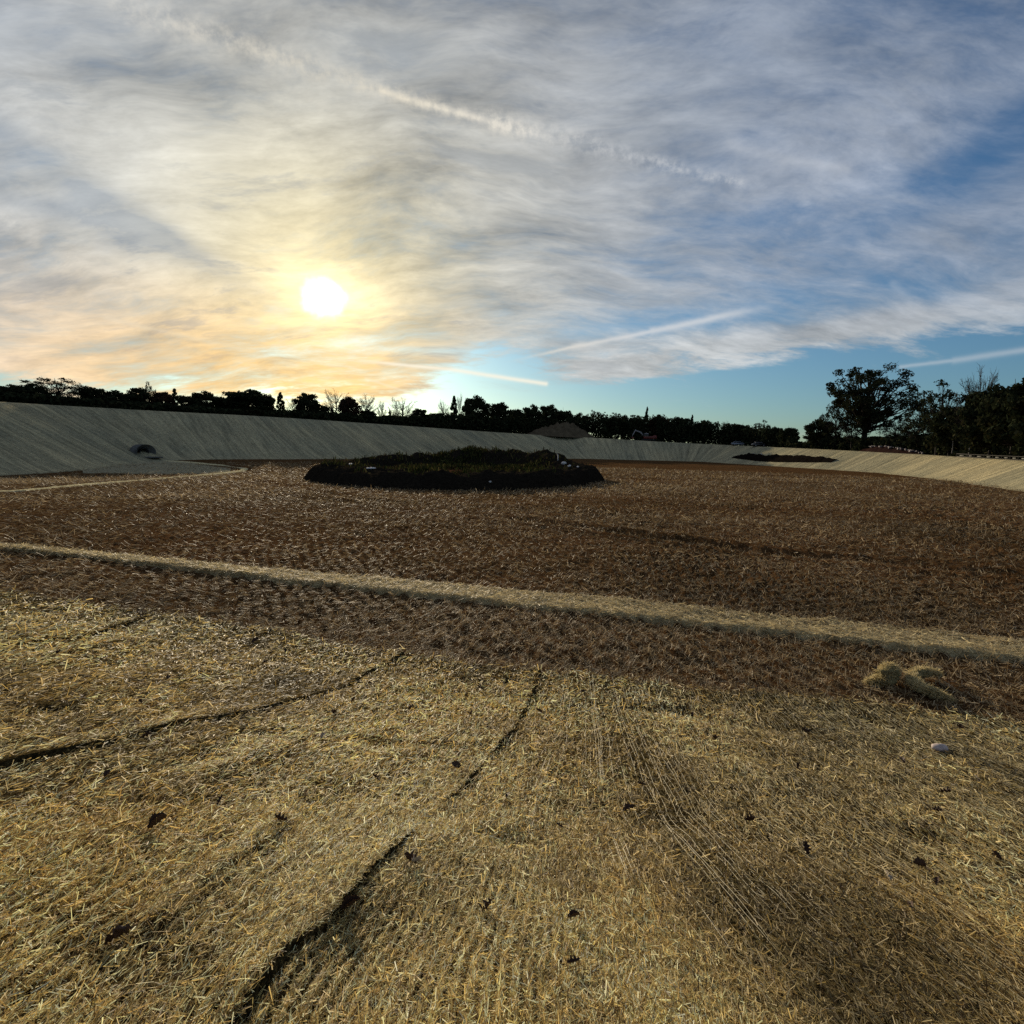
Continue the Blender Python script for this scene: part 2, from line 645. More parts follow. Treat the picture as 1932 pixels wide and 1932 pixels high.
sD = seam([(270, 1168), (202, 1193), (40, 1218)])
sC = seam([(504, 1196), (396, 1240), (310, 1268), (162, 1283), (40, 1294)])
sB = seam([(755, 1240), (695, 1272), (654, 1301), (486, 1348), (338, 1376), (144, 1427), (40, 1447)])
sA = seam([(1018, 1279), (1010, 1301), (971, 1387), (893, 1474), (842, 1529), (778, 1586), (618, 1746), (544, 1807), (490, 1880)])
sE = seam([(1150, 1286), (1180, 1400), (1230, 1530), (1330, 1660), (1450, 1800), (1530, 1892)])
SEAMS = [lambda y: np.full(np.shape(y), -30.0), sD, sC, sB, sA, sE, lambda y: np.full(np.shape(y), 20.0)]
WR = [np.array([march(*p)[:2] for p in pts]) for pts in (
    [(545, 1555), (470, 1608), (380, 1680), (300, 1745)],
    [(270, 1166), (235, 1180), (202, 1190)],
    [(225, 1213), (190, 1222), (130, 1236)])]


def mat_uv(x, y):
    """index of the mat and metres to its left and right edge"""
    b = np.stack([s(y) for s in SEAMS], 0)
    idx = np.clip((x[None] >= b).sum(0) - 1, 0, len(SEAMS) - 2)
    lft = x - np.take_along_axis(b, idx[None], 0)[0]
    rgt = np.take_along_axis(b, idx[None] + 1, 0)[0] - x
    return idx, lft, rgt


LIFT = [.036, .036, .040, .036, .022, .0]


def Hm(x, y, idx=None, rgt=None, lft=None):
    if idx is None:
        idx, lft, rgt = mat_uv(x, y)
    z = H(x, y) + .012
    q = np.where(idx <= 3, lft * .6 + x * .2, lft)
    z = z + .020 * fbm(x * 1.6, y * 1.6, 47, 3) + .045 * fbm(q * 1.1 + idx * 9.7, y * .22, 41, 3) + .030 * fbm(q * 3.2 + idx * 5.1, y * .55, 45, 3) + .016 * fbm(x * 4.0, y * 3.5, 43, 3)
    lf = np.array(LIFT)[idx]
    z = z + lf * (.25 + 1.4 * np.clip(.5 + fbm(y * 1.6, idx * 3.3, 77, 3), 0, 1)) * np.exp(-rgt / .16)
    for kx, wl in enumerate(WR):
        z = z + (.050, .06, .05)[kx] * np.exp(-(seg_dist(x, y, wl) / .075) ** 2)
    # sunken dark streak right of the fifth seam and dents
    z = z - .03 * np.exp(-((x - sE(y)) / .2) ** 2)
    dent = np.clip(vnoise(x * 1.7, y * 1.7, 91) - .27, 0, 1)
    z = z - .30 * dent
    return z


mat_info = [
    ("erosion_mat", "dull straw erosion mat at the far left of the near slope, beside the brown track"),
    ("erosion_mat", "narrow straw erosion mat with small folds, second from the left on the near slope"),
    ("erosion_mat", "straw erosion mat above the long dark seam, scattered with a few leaves"),
    ("erosion_mat", "broad golden straw mat below the long dark seam, its right edge curling downwards"),
    ("erosion_mat", "tufted straw mat in the middle foreground, just right of the curling dark edge"),
    ("erosion_mat", "wide straw mat with netting lines filling the right foreground, a pale stone lying on it"),
]
MATS = []
for mi in range(6):
    sl, sr = SEAMS[mi], SEAMS[mi + 1]
    nu = [60, 60, 50, 70, 70, 260][mi]
    nv = 330
    xa, xb = sl(np.array(8.0)), sr(np.array(8.0))
    u = np.linspace(0, 1, nu)
    if mi == 0:
        u = 1 - (1 - u) ** 2.2
        u = u / u[-1]
        u = np.sort(1 - (1 - np.linspace(0, 1, nu)) ** .5)
        u = np.linspace(0, 1, nu) ** .45
    if mi == 5:
        u = np.linspace(0, 1, nu) ** 1.5
    y0 = -3.0
    yend = np.full(nu, 9.0)
    for _ in range(12):
        xx = sl(yend) + u * (sr(yend) - sl(yend))
        yend = .5 * yend + .5 * Yb(xx)
    yend = yend + .10 * fbm(xx * 2.5, xx * 0 + mi, 55, 3) + .06 * RNG.uniform(-1, 1, nu)
    v = 1 - (1 - np.linspace(0, 1, nv)) ** 1.1
    Y = y0 + v[:, None] * (yend - y0)[None]
    X = sl(Y) + u[None] * (sr(Y) - sl(Y))
    rg = (1 - u)[None] * (sr(Y) - sl(Y))
    lf = u[None] * (sr(Y) - sl(Y))
    Z = Hm(X, Y, np.full(X.shape, mi), rg, lf)
    v3 = np.stack([X, Y, Z], -1).reshape(-1, 3)
    fs = grid_faces(nv, nu)
    # skirts: right edge and end edge drop to the soil
    ridx = np.arange(nv) * nu + nu - 1
    low = v3[ridx].copy()
    low[:, 2] = H(low[:, 0], low[:, 1]) - .02
    n0 = len(v3)
    f2 = np.stack([ridx[:-1], n0 + np.arange(nv - 1), n0 + 1 + np.arange(nv - 1), ridx[1:]], 1)
    v3 = np.vstack([v3, low])
    eidx = (nv - 1) * nu + np.arange(nu)
    low = v3[eidx].copy()
    low[:, 2] = H(low[:, 0], low[:, 1]) - .03
    low[:, 1] += .03
    n1 = len(v3)
    f3 = np.stack([eidx[:-1], eidx[1:], n1 + 1 + np.arange(nu - 1), n1 + np.arange(nu - 1)], 1)
    v3 = np.vstack([v3, low])
    o = thing(mat_info[mi][0], mat_info[mi][1], "straw mat", group="straw mats laid side by side on the near slope",
              me=mesh("erosion_mat", v3, np.concatenate([fs, f2, f3]), M_MAT, None, True))
    MATS.append(o)

# straw on the mats
NB = 720000
x, y, r = polar_scatter(NB, .9, 19, -66, 72)
x2, y2, r2 = polar_scatter(320000, .9, 4.0, -66, 72)
x, y, r = np.r_[x, x2], np.r_[y, y2], np.r_[r, r2]
ok = y < Yb(x) + RNG.normal(0, .07, len(x)) + .05
x, y, r = x[ok], y[ok], r[ok]
idx, lft, rgt = mat_uv(x, y)
qn = np.where(idx == 5, lft, np.where(idx == 0, rgt, lft / (lft + rgt) * 2.4))
row = np.cos(2 * math.pi * (qn / .062 + .5 * vnoise(y * 1.5, qn * 3, 93))) * np.clip(.55 + 1.5 * fbm(qn * 1.3 + idx * 4, y * .9, 95, 2), .0, 1)
hh_ = .12


def mat_dir(yy):
    sl_ = np.stack([(f_(yy + hh_) - f_(yy - hh_)) / (2 * hh_) for f_ in SEAMS], 0)
    a_ = np.take_along_axis(sl_, idx[None], 0)[0]
    b_ = np.take_along_axis(sl_, np.minimum(idx + 1, 6)[None], 0)[0]
    u_ = np.clip(lft / (lft + rgt), 0, 1)
    return np.where(idx == 5, a_, np.where(idx == 0, b_, a_ * (1 - u_) + b_ * u_))


slope_dir = mat_dir(y)
streak = np.exp(-((x - sE(y) - .12) / .22) ** 2) * (1 - smooth(6.5, 8.5, y))
thin = np.clip(fbm(x * .9, y * .5, 61, 4) + .05, 0, 1)
thin = thin + .9 * np.clip(fbm(x * 9, y * 9, 67, 2) - .02, 0, 1) * (1 - smooth(3, 7, r))
loose = 0
for (lx, ly), wx_, wy_ in ((march(130, 1830)[:2], .55, .30), (march(330, 1850)[:2], .35, .22), (march(760, 1870)[:2], .38, .20), (march(1400, 1760)[:2], .22, .35), (march(1330, 1640)[:2], .2, .4)):
    loose = loose + np.exp(-((x - lx) / wx_) ** 2 - ((y - ly) / wy_) ** 2)
thin = thin + 1.1 * loose * (.4 + 1.2 * np.clip(fbm(x * 5, y * 5, 69, 2) + .4, 0, 1))
keep = RNG.random(len(x)) > np.clip(.34 * streak + .42 * thin + .55 * (row < -.12) * smooth(.7, 1.6, r) + .30 * np.exp(-(lft / .04) ** 2) * (idx > 0), 0, .86)
x, y, r, idx, lft, rgt, row, slope_dir = [a[keep] for a in (x, y, r, idx, lft, rgt, row, slope_dir)]
n = len(x)
z = Hm(x, y, idx, rgt, lft)
s = np.maximum(1, r / 2.6)
up = RNG.random(n) < .10
near_loose = np.clip((2.3 - r) / 1.2, 0, 1)
pitch = np.where(up, RNG.normal(0, .55, n), RNG.normal(0, .20, n)) * (1 + .6 * near_loose)
L = .044 * s ** .48 * RNG.uniform(.5, 1.6, n) * (1 + .8 * near_loose)
W = .0033 * s ** .80 * RNG.uniform(.6, 1.4, n)
z = z + .012 * row + RNG.uniform(0.002, 1, n) ** 1.3 * .030 * s ** .5 + np.abs(np.sin(pitch)) * L * .4
tone = 1 + 1.0 * fbm(x * .7, y * .4, 63, 4) + .35 * fbm(x * 3, y * 2, 68, 2)
warm = fbm(x * .45 + 9, y * .35, 65, 3)
shift = np.stack([tone * (1 + .16 * warm), tone, tone * (1 - .30 * warm)], -1)
tint = pick_tint(n, [(.62, .465, .18), (.95, .78, .43), (.38, .26, .095), (.33, .275, .115), (.10, .064, .027)], [.31, .25, .17, .12, .17], shift=shift)
yaw = np.where(RNG.random(n) < .55, np.arctan2(1.0, slope_dir) + RNG.normal(0, .38, n), RNG.uniform(0, math.pi * 2, n))
for mi in range(6):
    mk = idx == mi
    v, f, t = blades(int(mk.sum()), x[mk], y[mk], z[mk], yaw[mk], pitch[mk], RNG.normal(0, .6, mk.sum()), L[mk], W[mk], tint[mk])
    o = obj("straw", mesh("straw", v, f, M_BLADE, {"tint": t}), MATS[mi])
    o["kind"] = "stuff"


# netting strands
def netting(mi, us, y0, y1, name="netting", wk=1.0):
    sl, sr = SEAMS[mi], SEAMS[mi + 1]
    vs, fs, nn = [], [], 0
    for u in us:
        ys = np.arange(y0 + RNG.random() * .8, y1 - RNG.random() * (5.0 if mi != 5 else 1.5), .07)
        if mi == 5:
            xs = sl(ys) + u
        else:
            xs = sl(ys) + u * (sr(ys) - sl(ys))
        okk = ys < Yb(xs) - .05
        if okk.sum() < 8:
            continue
        xs, ys = xs[okk], ys[okk]
        xs = xs + .012 * vnoise(ys * 2.0, xs * 0 + u * 31, 5) * 2
        id_, lf_, rg_ = mat_uv(xs, ys)
        zz = Hm(xs, ys, id_, rg_, lf_) + .030 + .024 * vnoise(ys * 4, ys * 0 + u * 17, 8)
        w = wk * .0013 * np.clip(.15 + 1.5 * (fbm(ys * .9, ys * 0 + u * 3.1, 6, 2) + .42), .08, 1.35) * np.maximum(1, np.hypot(xs, ys) / 2.6) ** .8
        dx = np.gradient(xs) / (np.gradient(ys) + 1e-6)
        nx, ny = 1 / np.sqrt(1 + dx * dx), -dx / np.sqrt(1 + dx * dx)
        a = np.stack([xs - nx * w, ys - ny * w, zz], -1)
        b = np.stack([xs + nx * w, ys + ny * w, zz + .001], -1)
        v = np.stack([a, b], 1).reshape(-1, 3)
        k_ = len(xs)
        f = grid_faces(k_, 2) + nn
        vs.append(v)
        fs.append(f)
        nn += len(v)
    o = obj(name, mesh(name, np.concatenate(vs), np.concatenate(fs), M_NET), MATS[mi])
    o["kind"] = "stuff"


netting(5, np.r_[np.arange(-.02, 2.2, .045), np.arange(2.2, 6.5, .040)] + RNG.normal(0, .011, 158), .4, 9.5, wk=.68)
netting(4, np.sort(RNG.uniform(.35, .93, 16)), .4, 9.5, wk=.5)
netting(3, np.sort(RNG.uniform(.45, .9, 26)), .8, 6.2, wk=.6)

# straw on the open floor
NF = 470000
x, y, r = polar_scatter(NF, 6.2, 120)
x2, y2, r2 = polar_scatter(120000, 6.2, 22)
x, y, r = np.r_[x, x2], np.r_[y, y2], np.r_[r, r2]
ok = (y > Yb(x) - .1) & (r < 170)
x, y, r = x[ok], y[ok], r[ok]
cl = cleat(x, y)
dens = .16 + .72 * (cl > .1) + .5 * fbm(x * .12, y * .12, 81, 3) + .9 * fbm(x * .035 + y * .02, y * .16, 85, 3)
dr = np.zeros(len(x))
for pl, dep, w in RUTS:
    dr = np.maximum(dr, np.clip(.55 + 1.3 * fbm(x * .12, y * .12, 16, 3), .1, 1) * np.exp(-(seg_dist(x, y, pl) / (1.1 * w)) ** 2))
dens = (dens + .25 * smooth(18, 45, r)) * (1 - .8 * dr)
onm = (seg_dist(x, y, TOP([(-80, 932.5), (40, 927), (200, 912), (330, 901), (410, 894), (462, 888.5), (462, 882), (422, 878), (360, 872.5), (300, 868.5)])) < .9)
keep = (RNG.random(len(x)) < np.clip(dens, .05, 1)) & ~onm
x, y, r = x[keep], y[keep], r[keep]
n = len(x)
s = r / 6
pitch = RNG.normal(0, .33, n)
L = .085 * s ** .60 * RNG.uniform(.5, 1.5, n)
W = .0042 * s ** .85 * RNG.uniform(.6, 1.4, n)
z = H(x, y) + .012 * s ** .5 + np.abs(np.sin(pitch)) * L * .45
tone = 1 + .5 * fbm(x * .15, y * .15, 83, 3)
tint = pick_tint(n, [(.24, .165, .080), (.38, .28, .145), (.120, .078, .040), (.56, .44, .27)], [.36, .30, .21, .13], shift=np.stack([tone] * 3, -1))
yaw = RNG.normal(R(60), .7, n)
v, f, t = blades(n, x, y, z, yaw, pitch, RNG.normal(0, .5, n), L, W, tint)
o = obj("loose_straw", mesh("loose_straw", v, f, M_FLOORBLADE, {"tint": t}))
o["kind"] = "stuff"
o["label"] = "thin brown straw scattered over the tracked soil of the basin floor"
o["category"] = "straw"


# ------------------------------------------------------------------ raised mat strips on the floor
def ribbon(name, label, a_pts, b_pts, hgt, mat, nb, pal, step=.12, cross=11, shape=None, blade=1.0):
    A, B = a_pts, b_pts

    def dense(P, m):
        sg = np.r_[0, np.cumsum(np.hypot(*np.diff(P, axis=0).T))]
        tt = np.linspace(0, sg[-1], m)
        out = np.stack([np.interp(tt, sg, P[:, i]) for i in (0, 1)], 1)
        kr = np.hanning(9)
        kr /= kr.sum()
        pd = np.concatenate([np.repeat(out[:1], 4, 0), out, np.repeat(out[-1:], 4, 0)])
        return np.stack([np.convolve(pd[:, i], kr, 'valid') for i in (0, 1)], 1), sg[-1]
    Ln = np.hypot(*np.diff(B, axis=0).T).sum()
    m = max(12, int(Ln / step))
    A, _ = dense(A, m)
    B, _ = dense(B, m)
    w = np.linspace(0, 1, cross)
    # 0 = far edge, 1 = near edge; low far side, raised near lip
    pr = np.interp(w, [0, .06, .5, .955, 1], [0, .25, .55, 1, .0]) if shape is None else shape(w)
    X = A[:, None, 0] + w[None] * (B - A)[:, None, 0]
    Y = A[:, None, 1] + w[None] * (B - A)[:, None, 1]
    jit = 1 + .5 * fbm(np.arange(m) * step * .4, np.zeros(m), 7, 3)

    def zf(xx, yy, i, ww):
        return FB(xx, yy) + (H(xx, yy) - FB(xx, yy)) * .6 + .015 + hgt * jit[i] * np.interp(ww, w, pr) + .03 * fbm(xx * 1.5, yy * 4, 19, 3) * (np.interp(ww, w, pr) > .05)
    ii = np.repeat(np.arange(m)[:, None], cross, 1)
    Z = zf(X, Y, ii, np.broadcast_to(w[None], X.shape))
    Z[:, 0] = H(X[:, 0], Y[:, 0]) - .02
    Z[:, -1] = H(X[:, -1], Y[:, -1]) - .02
    o = thing(name, label, "straw mat", me=mesh(name, np.stack([X, Y, Z], -1).reshape(-1, 3), grid_faces(m, cross)[:, ::-1], mat, None, True))
    if nb:
        ti = RNG.random(nb)
        iw = RNG.integers(0, m - 1, nb)
        ww = RNG.uniform(.02, .99, nb)
        P = A[iw] * (1 - ti[:, None]) + A[iw + 1] * ti[:, None]
        Q = B[iw] * (1 - ti[:, None]) + B[iw + 1] * ti[:, None]
        p = P + ww[:, None] * (Q - P)
        r_ = np.hypot(p[:, 0], p[:, 1])
        s_ = np.maximum(1, r_ / 6) * blade
        pt = RNG.normal(0, .2, nb)
        L_ = .10 * s_ ** .6 * RNG.uniform(.5, 1.5, nb)
        z_ = zf(p[:, 0], p[:, 1], iw, ww) + .008 + np.abs(np.sin(pt)) * L_ * .4
        tint_ = pick_tint(nb, *pal)
        v_, f_, t_ = blades(nb, p[:, 0], p[:, 1], z_, RNG.uniform(0, 6.28, nb), pt, RNG.normal(0, .5, nb), L_, .005 * s_ ** .8 * RNG.uniform(.6, 1.4, nb), tint_)
        c = obj("straw", mesh("straw", v_, f_, M_BLADE, {"tint": t_}), o)
        c["kind"] = "stuff"
    return o


PALE = ([(.66, .56, .33), (.54, .44, .24), (.40, .31, .17)], [.45, .35, .2])
ribbon("mat_strip", "long pale straw mat strip running across the brown floor, its near edge raised",
       TOP([(-150, 1019), (40, 1033), (180, 1045), (306, 1056), (468, 1072), (695, 1090), (762, 1096), (942, 1112), (1158, 1130), (1313, 1148), (1500, 1168), (1700, 1188), (1890, 1206), (2080, 1224), (2600, 1276)]),
       TOP([(-150, 1026), (40, 1042), (216, 1061), (360, 1077), (540, 1101), (695, 1116), (762, 1125), (942, 1143), (1122, 1163), (1313, 1185), (1500, 1206), (1700, 1229), (1890, 1252), (2080, 1276), (2600, 1342)]),
       .085, M_STRIP, 42000, PALE)
ribbon("mat_edge", "thin pale strip bent round the grey apron at the far left",
       TOP([(-80, 931), (40, 925.5), (200, 910.5), (330, 899.5), (410, 892.5), (452, 887.5), (455, 884), (420, 877), (360, 871.5), (300, 867.6)]),
       TOP([(-80, 934), (40, 928), (200, 913), (330, 902), (410, 895.5), (462, 889.5), (470, 884), (425, 879.5), (360, 873.5), (300, 869.2)]),
       .05, M_EDGE, 0, PALE, step=.6, shape=lambda w: np.interp(w, [0, .1, .9, 1], [0, 1, 1, 0]))
ap = TOP([(150, 893), (215, 893), (300, 894.5), (380, 894), (440, 890)])
ap2 = TOP([(150, 888), (200, 877), (285, 868.5), (360, 872.2), (440, 884)])
ribbon("apron_mat", "grey matting apron on the floor in front of the culvert", ap2, ap, .16, M_APRON, 0, PALE, step=.8, cross=15,
       shape=lambda w: np.interp(w, [0, .1, .8, .93, 1], [0, .3, .75, 1, 0]))

# ------------------------------------------------------------------ ring mound
MC = np.array(((ground0(572, 893)[0] + ground0(1145, 900)[0]) / 2, 70.0))
MR = (15.2, 22.5)
nphi, nrho = 300, 70
phi = np.linspace(0, 2 * math.pi, nphi, endpoint=False)
rho = np.linspace(0, 1.0, nrho)


def mound_edge(ph):
    return 1 + .06 * np.sin(2 * ph + .6) + .10 * vnoise(np.cos(ph) * 3 + 5, np.sin(ph) * 3 + 5, 3) + .03 * vnoise(ph * 14, ph * 0, 9)


def mound_z(ph, rr):
    back = np.sin(ph)
    right = np.cos(ph)
    rim = 1.15 + 1.15 * smooth(-.1, .9, back) + .60 * smooth(.1, .7, back) * smooth(-.35, .0, right) + .2 * right + .25 * smooth(.5, .95, -right)
    inner = .75
    pk = .84
    zin = inner + (rim - inner) * smooth(.56, pk - .04, rr)
    zout = rim * (1 - smooth(pk + .06, 1.0, rr) ** 1.5)
    z = np.where(rr < pk + .04, zin, zout)
    X = np.cos(ph) * rr
    Y = np.sin(ph) * rr
    lump = .62 * fbm(X * 8, Y * 10, 5, 4) + .26 * fbm(X * 40, Y * 50, 6, 3)
    return z + lump * smooth(.0, .7, rr) * (1 - smooth(.97, 1.0, rr))


PH, RH = np.meshgrid(phi, rho)
E = mound_edge(PH)
mx = MC[0] + MR[0] * RH * np.cos(PH) * E
my = MC[1] + MR[1] * RH * np.sin(PH) * E
mz = mound_z(PH, RH)
mz[-1] = -.25
mv = np.stack([mx, my, mz], -1).reshape(-1, 3)


def mound_mat():
    m, nt, b = new_mat("mound_earth")
    p = geo_pos(nt)
    n1 = noise(nt, p, .5, 6, .65)
    n2 = noise(nt, p, 4, 5, .7)
    at = nt.nodes.new("ShaderNodeAttribute")
    at.attribute_name = "inside"
    c = ramp(nt, n2, [(.3, (.009, .0075, .006)), (.7, (.030, .024, .017))])
    red = ramp(nt, n1, [(.35, (.040, .024, .012)), (.65, (.095, .042, .022))])
    c = mixc(nt, at.outputs["Fac"], c, red)
    nt.links.new(c, b.inputs["Base Color"])
    bump(nt, b, n2, 1, .3)
    b.inputs["Specular IOR Level"].default_value = .0
    return m


inside = (1 - smooth(.42, .60, RH)).ravel()
mound = thing("earth_mound", "large ring-shaped mound of dark earth on the basin floor, weeds growing inside it", "mound",
              me=mesh("earth_mound", mv, grid_faces(nrho, nphi, True), mound_mat(), {"inside": inside}, True))
MB_BVH = BVHTree.FromPolygons([tuple(map(float, v)) for v in mv], [tuple(map(int, f)) for f in grid_faces(nrho, nphi, True)])
# weeds
nw = 34000
ph = RNG.uniform(0, 2 * math.pi, nw)
rr = np.sqrt(RNG.uniform(.02, .80, nw))
clump = fbm(np.cos(ph) * rr * 7, np.sin(ph) * rr * 7, 25, 3)
kp = RNG.random(nw) < np.clip((.35 + 1.6 * clump + .3 * np.sin(ph)) * (1 - .8 * smooth(.45, .85, -np.cos(ph)) * smooth(.5, .65, rr)) * (1 - .85 * np.exp(-((rr * np.cos(ph) + .22) / .28) ** 2 - ((rr * np.sin(ph) + .05) / .30) ** 2)) * (1 - .85 * smooth(.5, .66, rr) * smooth(-.1, .25, np.cos(ph))), .02, 1)
ph, rr, clump = ph[kp], rr[kp], clump[kp]
nw = len(ph)
e = mound_edge(ph)
x, y = MC[0] + MR[0] * rr * np.cos(ph) * e, MC[1] + MR[1] * rr * np.sin(ph) * e
pit = R(62) + RNG.normal(0, .5, nw)
L = RNG.uniform(.15, .55, nw) * (1 + 1.2 * np.clip(clump, 0, 1))
z = mound_z(ph, rr) + L * .42
tint = pick_tint(nw, [(.020, .026, .010), (.055, .058, .016), (.035, .024, .012), (.110, .090, .030)], [.36, .28, .22, .14])
v, f, t = blades(nw, x, y, z, RNG.uniform(0, 6.28, nw), pit, RNG.uniform(-1, 1, nw), L, RNG.uniform(.05, .16, nw), tint)
o = obj("weeds", mesh("weeds", v, f, M_LEAF, {"tint": t}))
o["kind"] = "stuff"
o["label"] = "olive and yellow weeds growing over the ring-shaped mound"
o["category"] = "weeds"


def rock_mesh(name, size, seed, mat, sub=10):
    rg = np.random.default_rng(seed)
    th = np.linspace(0, math.pi, sub)
    ps = np.linspace(0, 2 * math.pi, sub * 2, endpoint=False)
    T, P = np.meshgrid(th, ps, indexing='ij')
    d = np.stack([np.sin(T) * np.cos(P), np.sin(T) * np.sin(P), np.cos(T)], -1)
    rad = np.ones(T.shape)
    for _ in range(9):  # facets
        nrm = rg.normal(size=3)
        nrm /= np.linalg.norm(nrm)
        rad = np.minimum(rad, rg.uniform(.48, .85) / np.maximum((d * nrm).sum(-1), .01))
    v = d * rad[..., None] * np.array(size)[None, None]
    v[..., 2] = np.maximum(v[..., 2], -size[2] * .55)
    return mesh(name, v.reshape(-1, 3), grid_faces(sub, sub * 2, True), mat)


for i, (px, py, sz, lab) in enumerate([
        (638, 870.5, (0.341, 0.248, 0.174), "pale stone highest on the left rim of the dark ring mound"),
        (662, 877, (0.372, 0.248, 0.155), "pale stone in the middle of three on the left rim of the dark ring mound"),
        (700, 884, (0.465, 0.217, 0.112), "flat pale stone lowest of three on the left rim of the dark ring mound"),
        (1064, 876, (0.465, 0.310, 0.260), "largest white stone inside the right rim of the dark ring mound"),
        (1074, 880, (0.310, 0.248, 0.174), "white stone just right of the largest one inside the mound's right rim"),
        (1090, 882, (0.217, 0.186, 0.136), "small white stone at the right end of the stones inside the mound's right rim"),
        (925, 910, (0.155, 0.124, 0.099), "small grey stone low on the near face of the dark ring mound")]):
    h = MB_BVH.ray_cast(EYE, ray(px, py))[0]
    if h is None:
        continue
    o = thing("pale_stone", lab, "stone", h + Vector((0, 0, sz[2] * .3)), random.random() * 3, "pale stones on the ring mound", rock_mesh("pale_stone", sz, 40 + i, M_STONE))
h = MB_BVH.ray_cast(EYE, ray(1052, 869))[0]
mb = MB()
mb.tube([(0, 0, -.2), (.05, 0, .35), (.02, 0, .75)], [.07, .06, .045], 6)
mb.tube([(.02, 0, .75), (-.14, 0, .86)], [.045, .03], 5)
thing("broken_stake", "thin pale broken stake standing inside the mound's right rim", "stake", h, .3, None, mb.build("broken_stake", M_STONE))


# ------------------------------------------------------------------ heaps, berm, culvert
def heap(name, label, px0, px1, base_off, width, hts, mat, seed, on_emb=None, cat="mound", depth=None):
    """long lumpy ridge between two points: hts list of heights along it"""
    if on_emb:
        a, b = on_emb
    else:
        pa, za, _ = at_column(px0, base_off)
        pb, zb, _ = at_column(px1, base_off)
        a, b = Vector((pa[0], pa[1], za)), Vector((pb[0], pb[1], zb))
    nL, nW = 90, 26
    tt = np.linspace(0, 1, nL)
    ww = np.linspace(-1, 1, nW)
    T, W_ = np.meshgrid(tt, ww, indexing='ij')
    dirv = np.array((b - a))[:2]
    ln = np.linalg.norm(dirv)
    pv = np.array((-dirv[1], dirv[0])) / ln
    hh = np.interp(T, np.linspace(0, 1, len(hts)), hts)
    X = a.x + (b.x - a.x) * T + pv[0] * W_ * width * (.55 + .45 * np.sin(np.clip(T, .04, .96) * math.pi))
    Y = a.y + (b.y - a.y) * T + pv[1] * W_ * width * (.55 + .45 * np.sin(np.clip(T, .04, .96) * math.pi))
    prof_ = np.clip(1 - np.abs(W_) ** 1.5, 0, 1)
    Zb = a.z + (b.z - a.z) * T
    if on_emb:
        zz = np.zeros(X.shape)
        for i in range(nL):
            for j in range(nW):
                hcast = EMB_BVH.ray_cast(Vector((X[i, j], Y[i, j], 40)), Vector((0, 0, -1)))[0]
                zz[i, j] = hcast.z if hcast is not None else Zb[i, j]
        Zb = zz
    lump = fbm(X * .9 + seed, Y * .9, seed, 4) * .35 + fbm(X * 3.2, Y * 3.2, seed + 3, 3) * .12
    Z = Zb - .12 + hh * prof_ * (1 + lump) + .12 * (prof_ > .02)
    return thing(name, label, cat, me=mesh(name, np.stack([X, Y, Z], -1).reshape(-1, 3), grid_faces(nL, nW)[:, ::-1], mat, None, True))


ha = emb_hit(1384, 862)[0]
hb = emb_hit(1574, 870)[0]
heap("earth_berm", "long low dark earth berm lying on the far bank, right of the ring mound", 0, 0, 0, 1.5,
     [.15, 1.0, 1.5, 1.45, 1.3, 1.4, 1.4, 1.25, 1.2, 1.2, 1.0, .4], M_DARKSOIL, 5, on_emb=(ha, hb), cat="berm")
for i, (px, py, sz, lab) in enumerate([(1421, 856, .30, "left one of two small white stones on the long dark berm"),
                                       (1437, 856.5, .36, "right, brighter one of two small white stones on the long dark berm")]):
    pt = ha + (hb - ha) * ((px - 1384) / 190)
    d = ray(px, py)
    tt = (Vector((pt.x, pt.y, 0)) - Vector((0, 0, 0))).length / math.hypot(d.x, d.y)
    p = EYE + d * (tt - 1.3)
    thing("pale_stone", lab, "stone", p, i, "white stones on the long berm", rock_mesh("pale_stone", (sz, sz, sz * .9), 60 + i, M_STONE))

heap("dirt_pile", "broad brown dirt pile in front of the dark trees behind the far bank", 992, 1122, 9, 7.0,
     [.2, 1.6, 3.0, 4.0, 5.1, 5.6, 5.2, 4.0, 2.4, .3], plain("brown_dirt", (.105, .080, .050), .95, .3, .6, spec=.0), 8, cat="dirt pile")
pile = heap("dirt_pile", "low reddish dirt pile topped with pale rubble behind the right bank", 1622, 1742, 4, 2.0,
            [.1, .7, 1.3, 1.5, 1.35, 1.15, .9, .7, .45, .1], plain("red_dirt", (.030, .016, .013), .95, .4, 1.0, spec=.0), 12, cat="dirt pile")
# rubble on top of that pile, as one part
pa, za, _ = at_column(1640, 3.8)
pb, zb, _ = at_column(1738, 3.8)
mb = MB()
rg = np.random.default_rng(3)
for i in range(70):
    t = rg.random()
    p = pa + (pb - pa) * t
    hgt = np.interp(t, [0, .2, .5, .8, 1], [1.25, 1.5, 1.2, .8, .35])
    s_ = rg.uniform(.10, .26)
    dd = rg.normal(size=(8, 3)) * .25
    c = np.array([(sx, sy, sz) for sx in (-1, 1) for sy in (-1, 1) for sz in (-1, 1)]) + dd
    mb.add(c * s_ * np.array((1.2, 1, .7)) + np.array((p[0] + rg.normal(0, .25), p[1] + rg.normal(0, .2) - .3, za + (zb - za) * t + hgt + rg.normal(0, .06))),
           [(0, 1, 3, 2), (4, 6, 7, 5), (0, 4, 5, 1), (2, 3, 7, 6), (0, 2, 6, 4), (1, 5, 7, 3)])
o = obj("rubble", mb.build("rubble", plain("rubble", (.17, .145, .145), .9, .35, 3.0)), pile)
o["kind"] = "stuff"

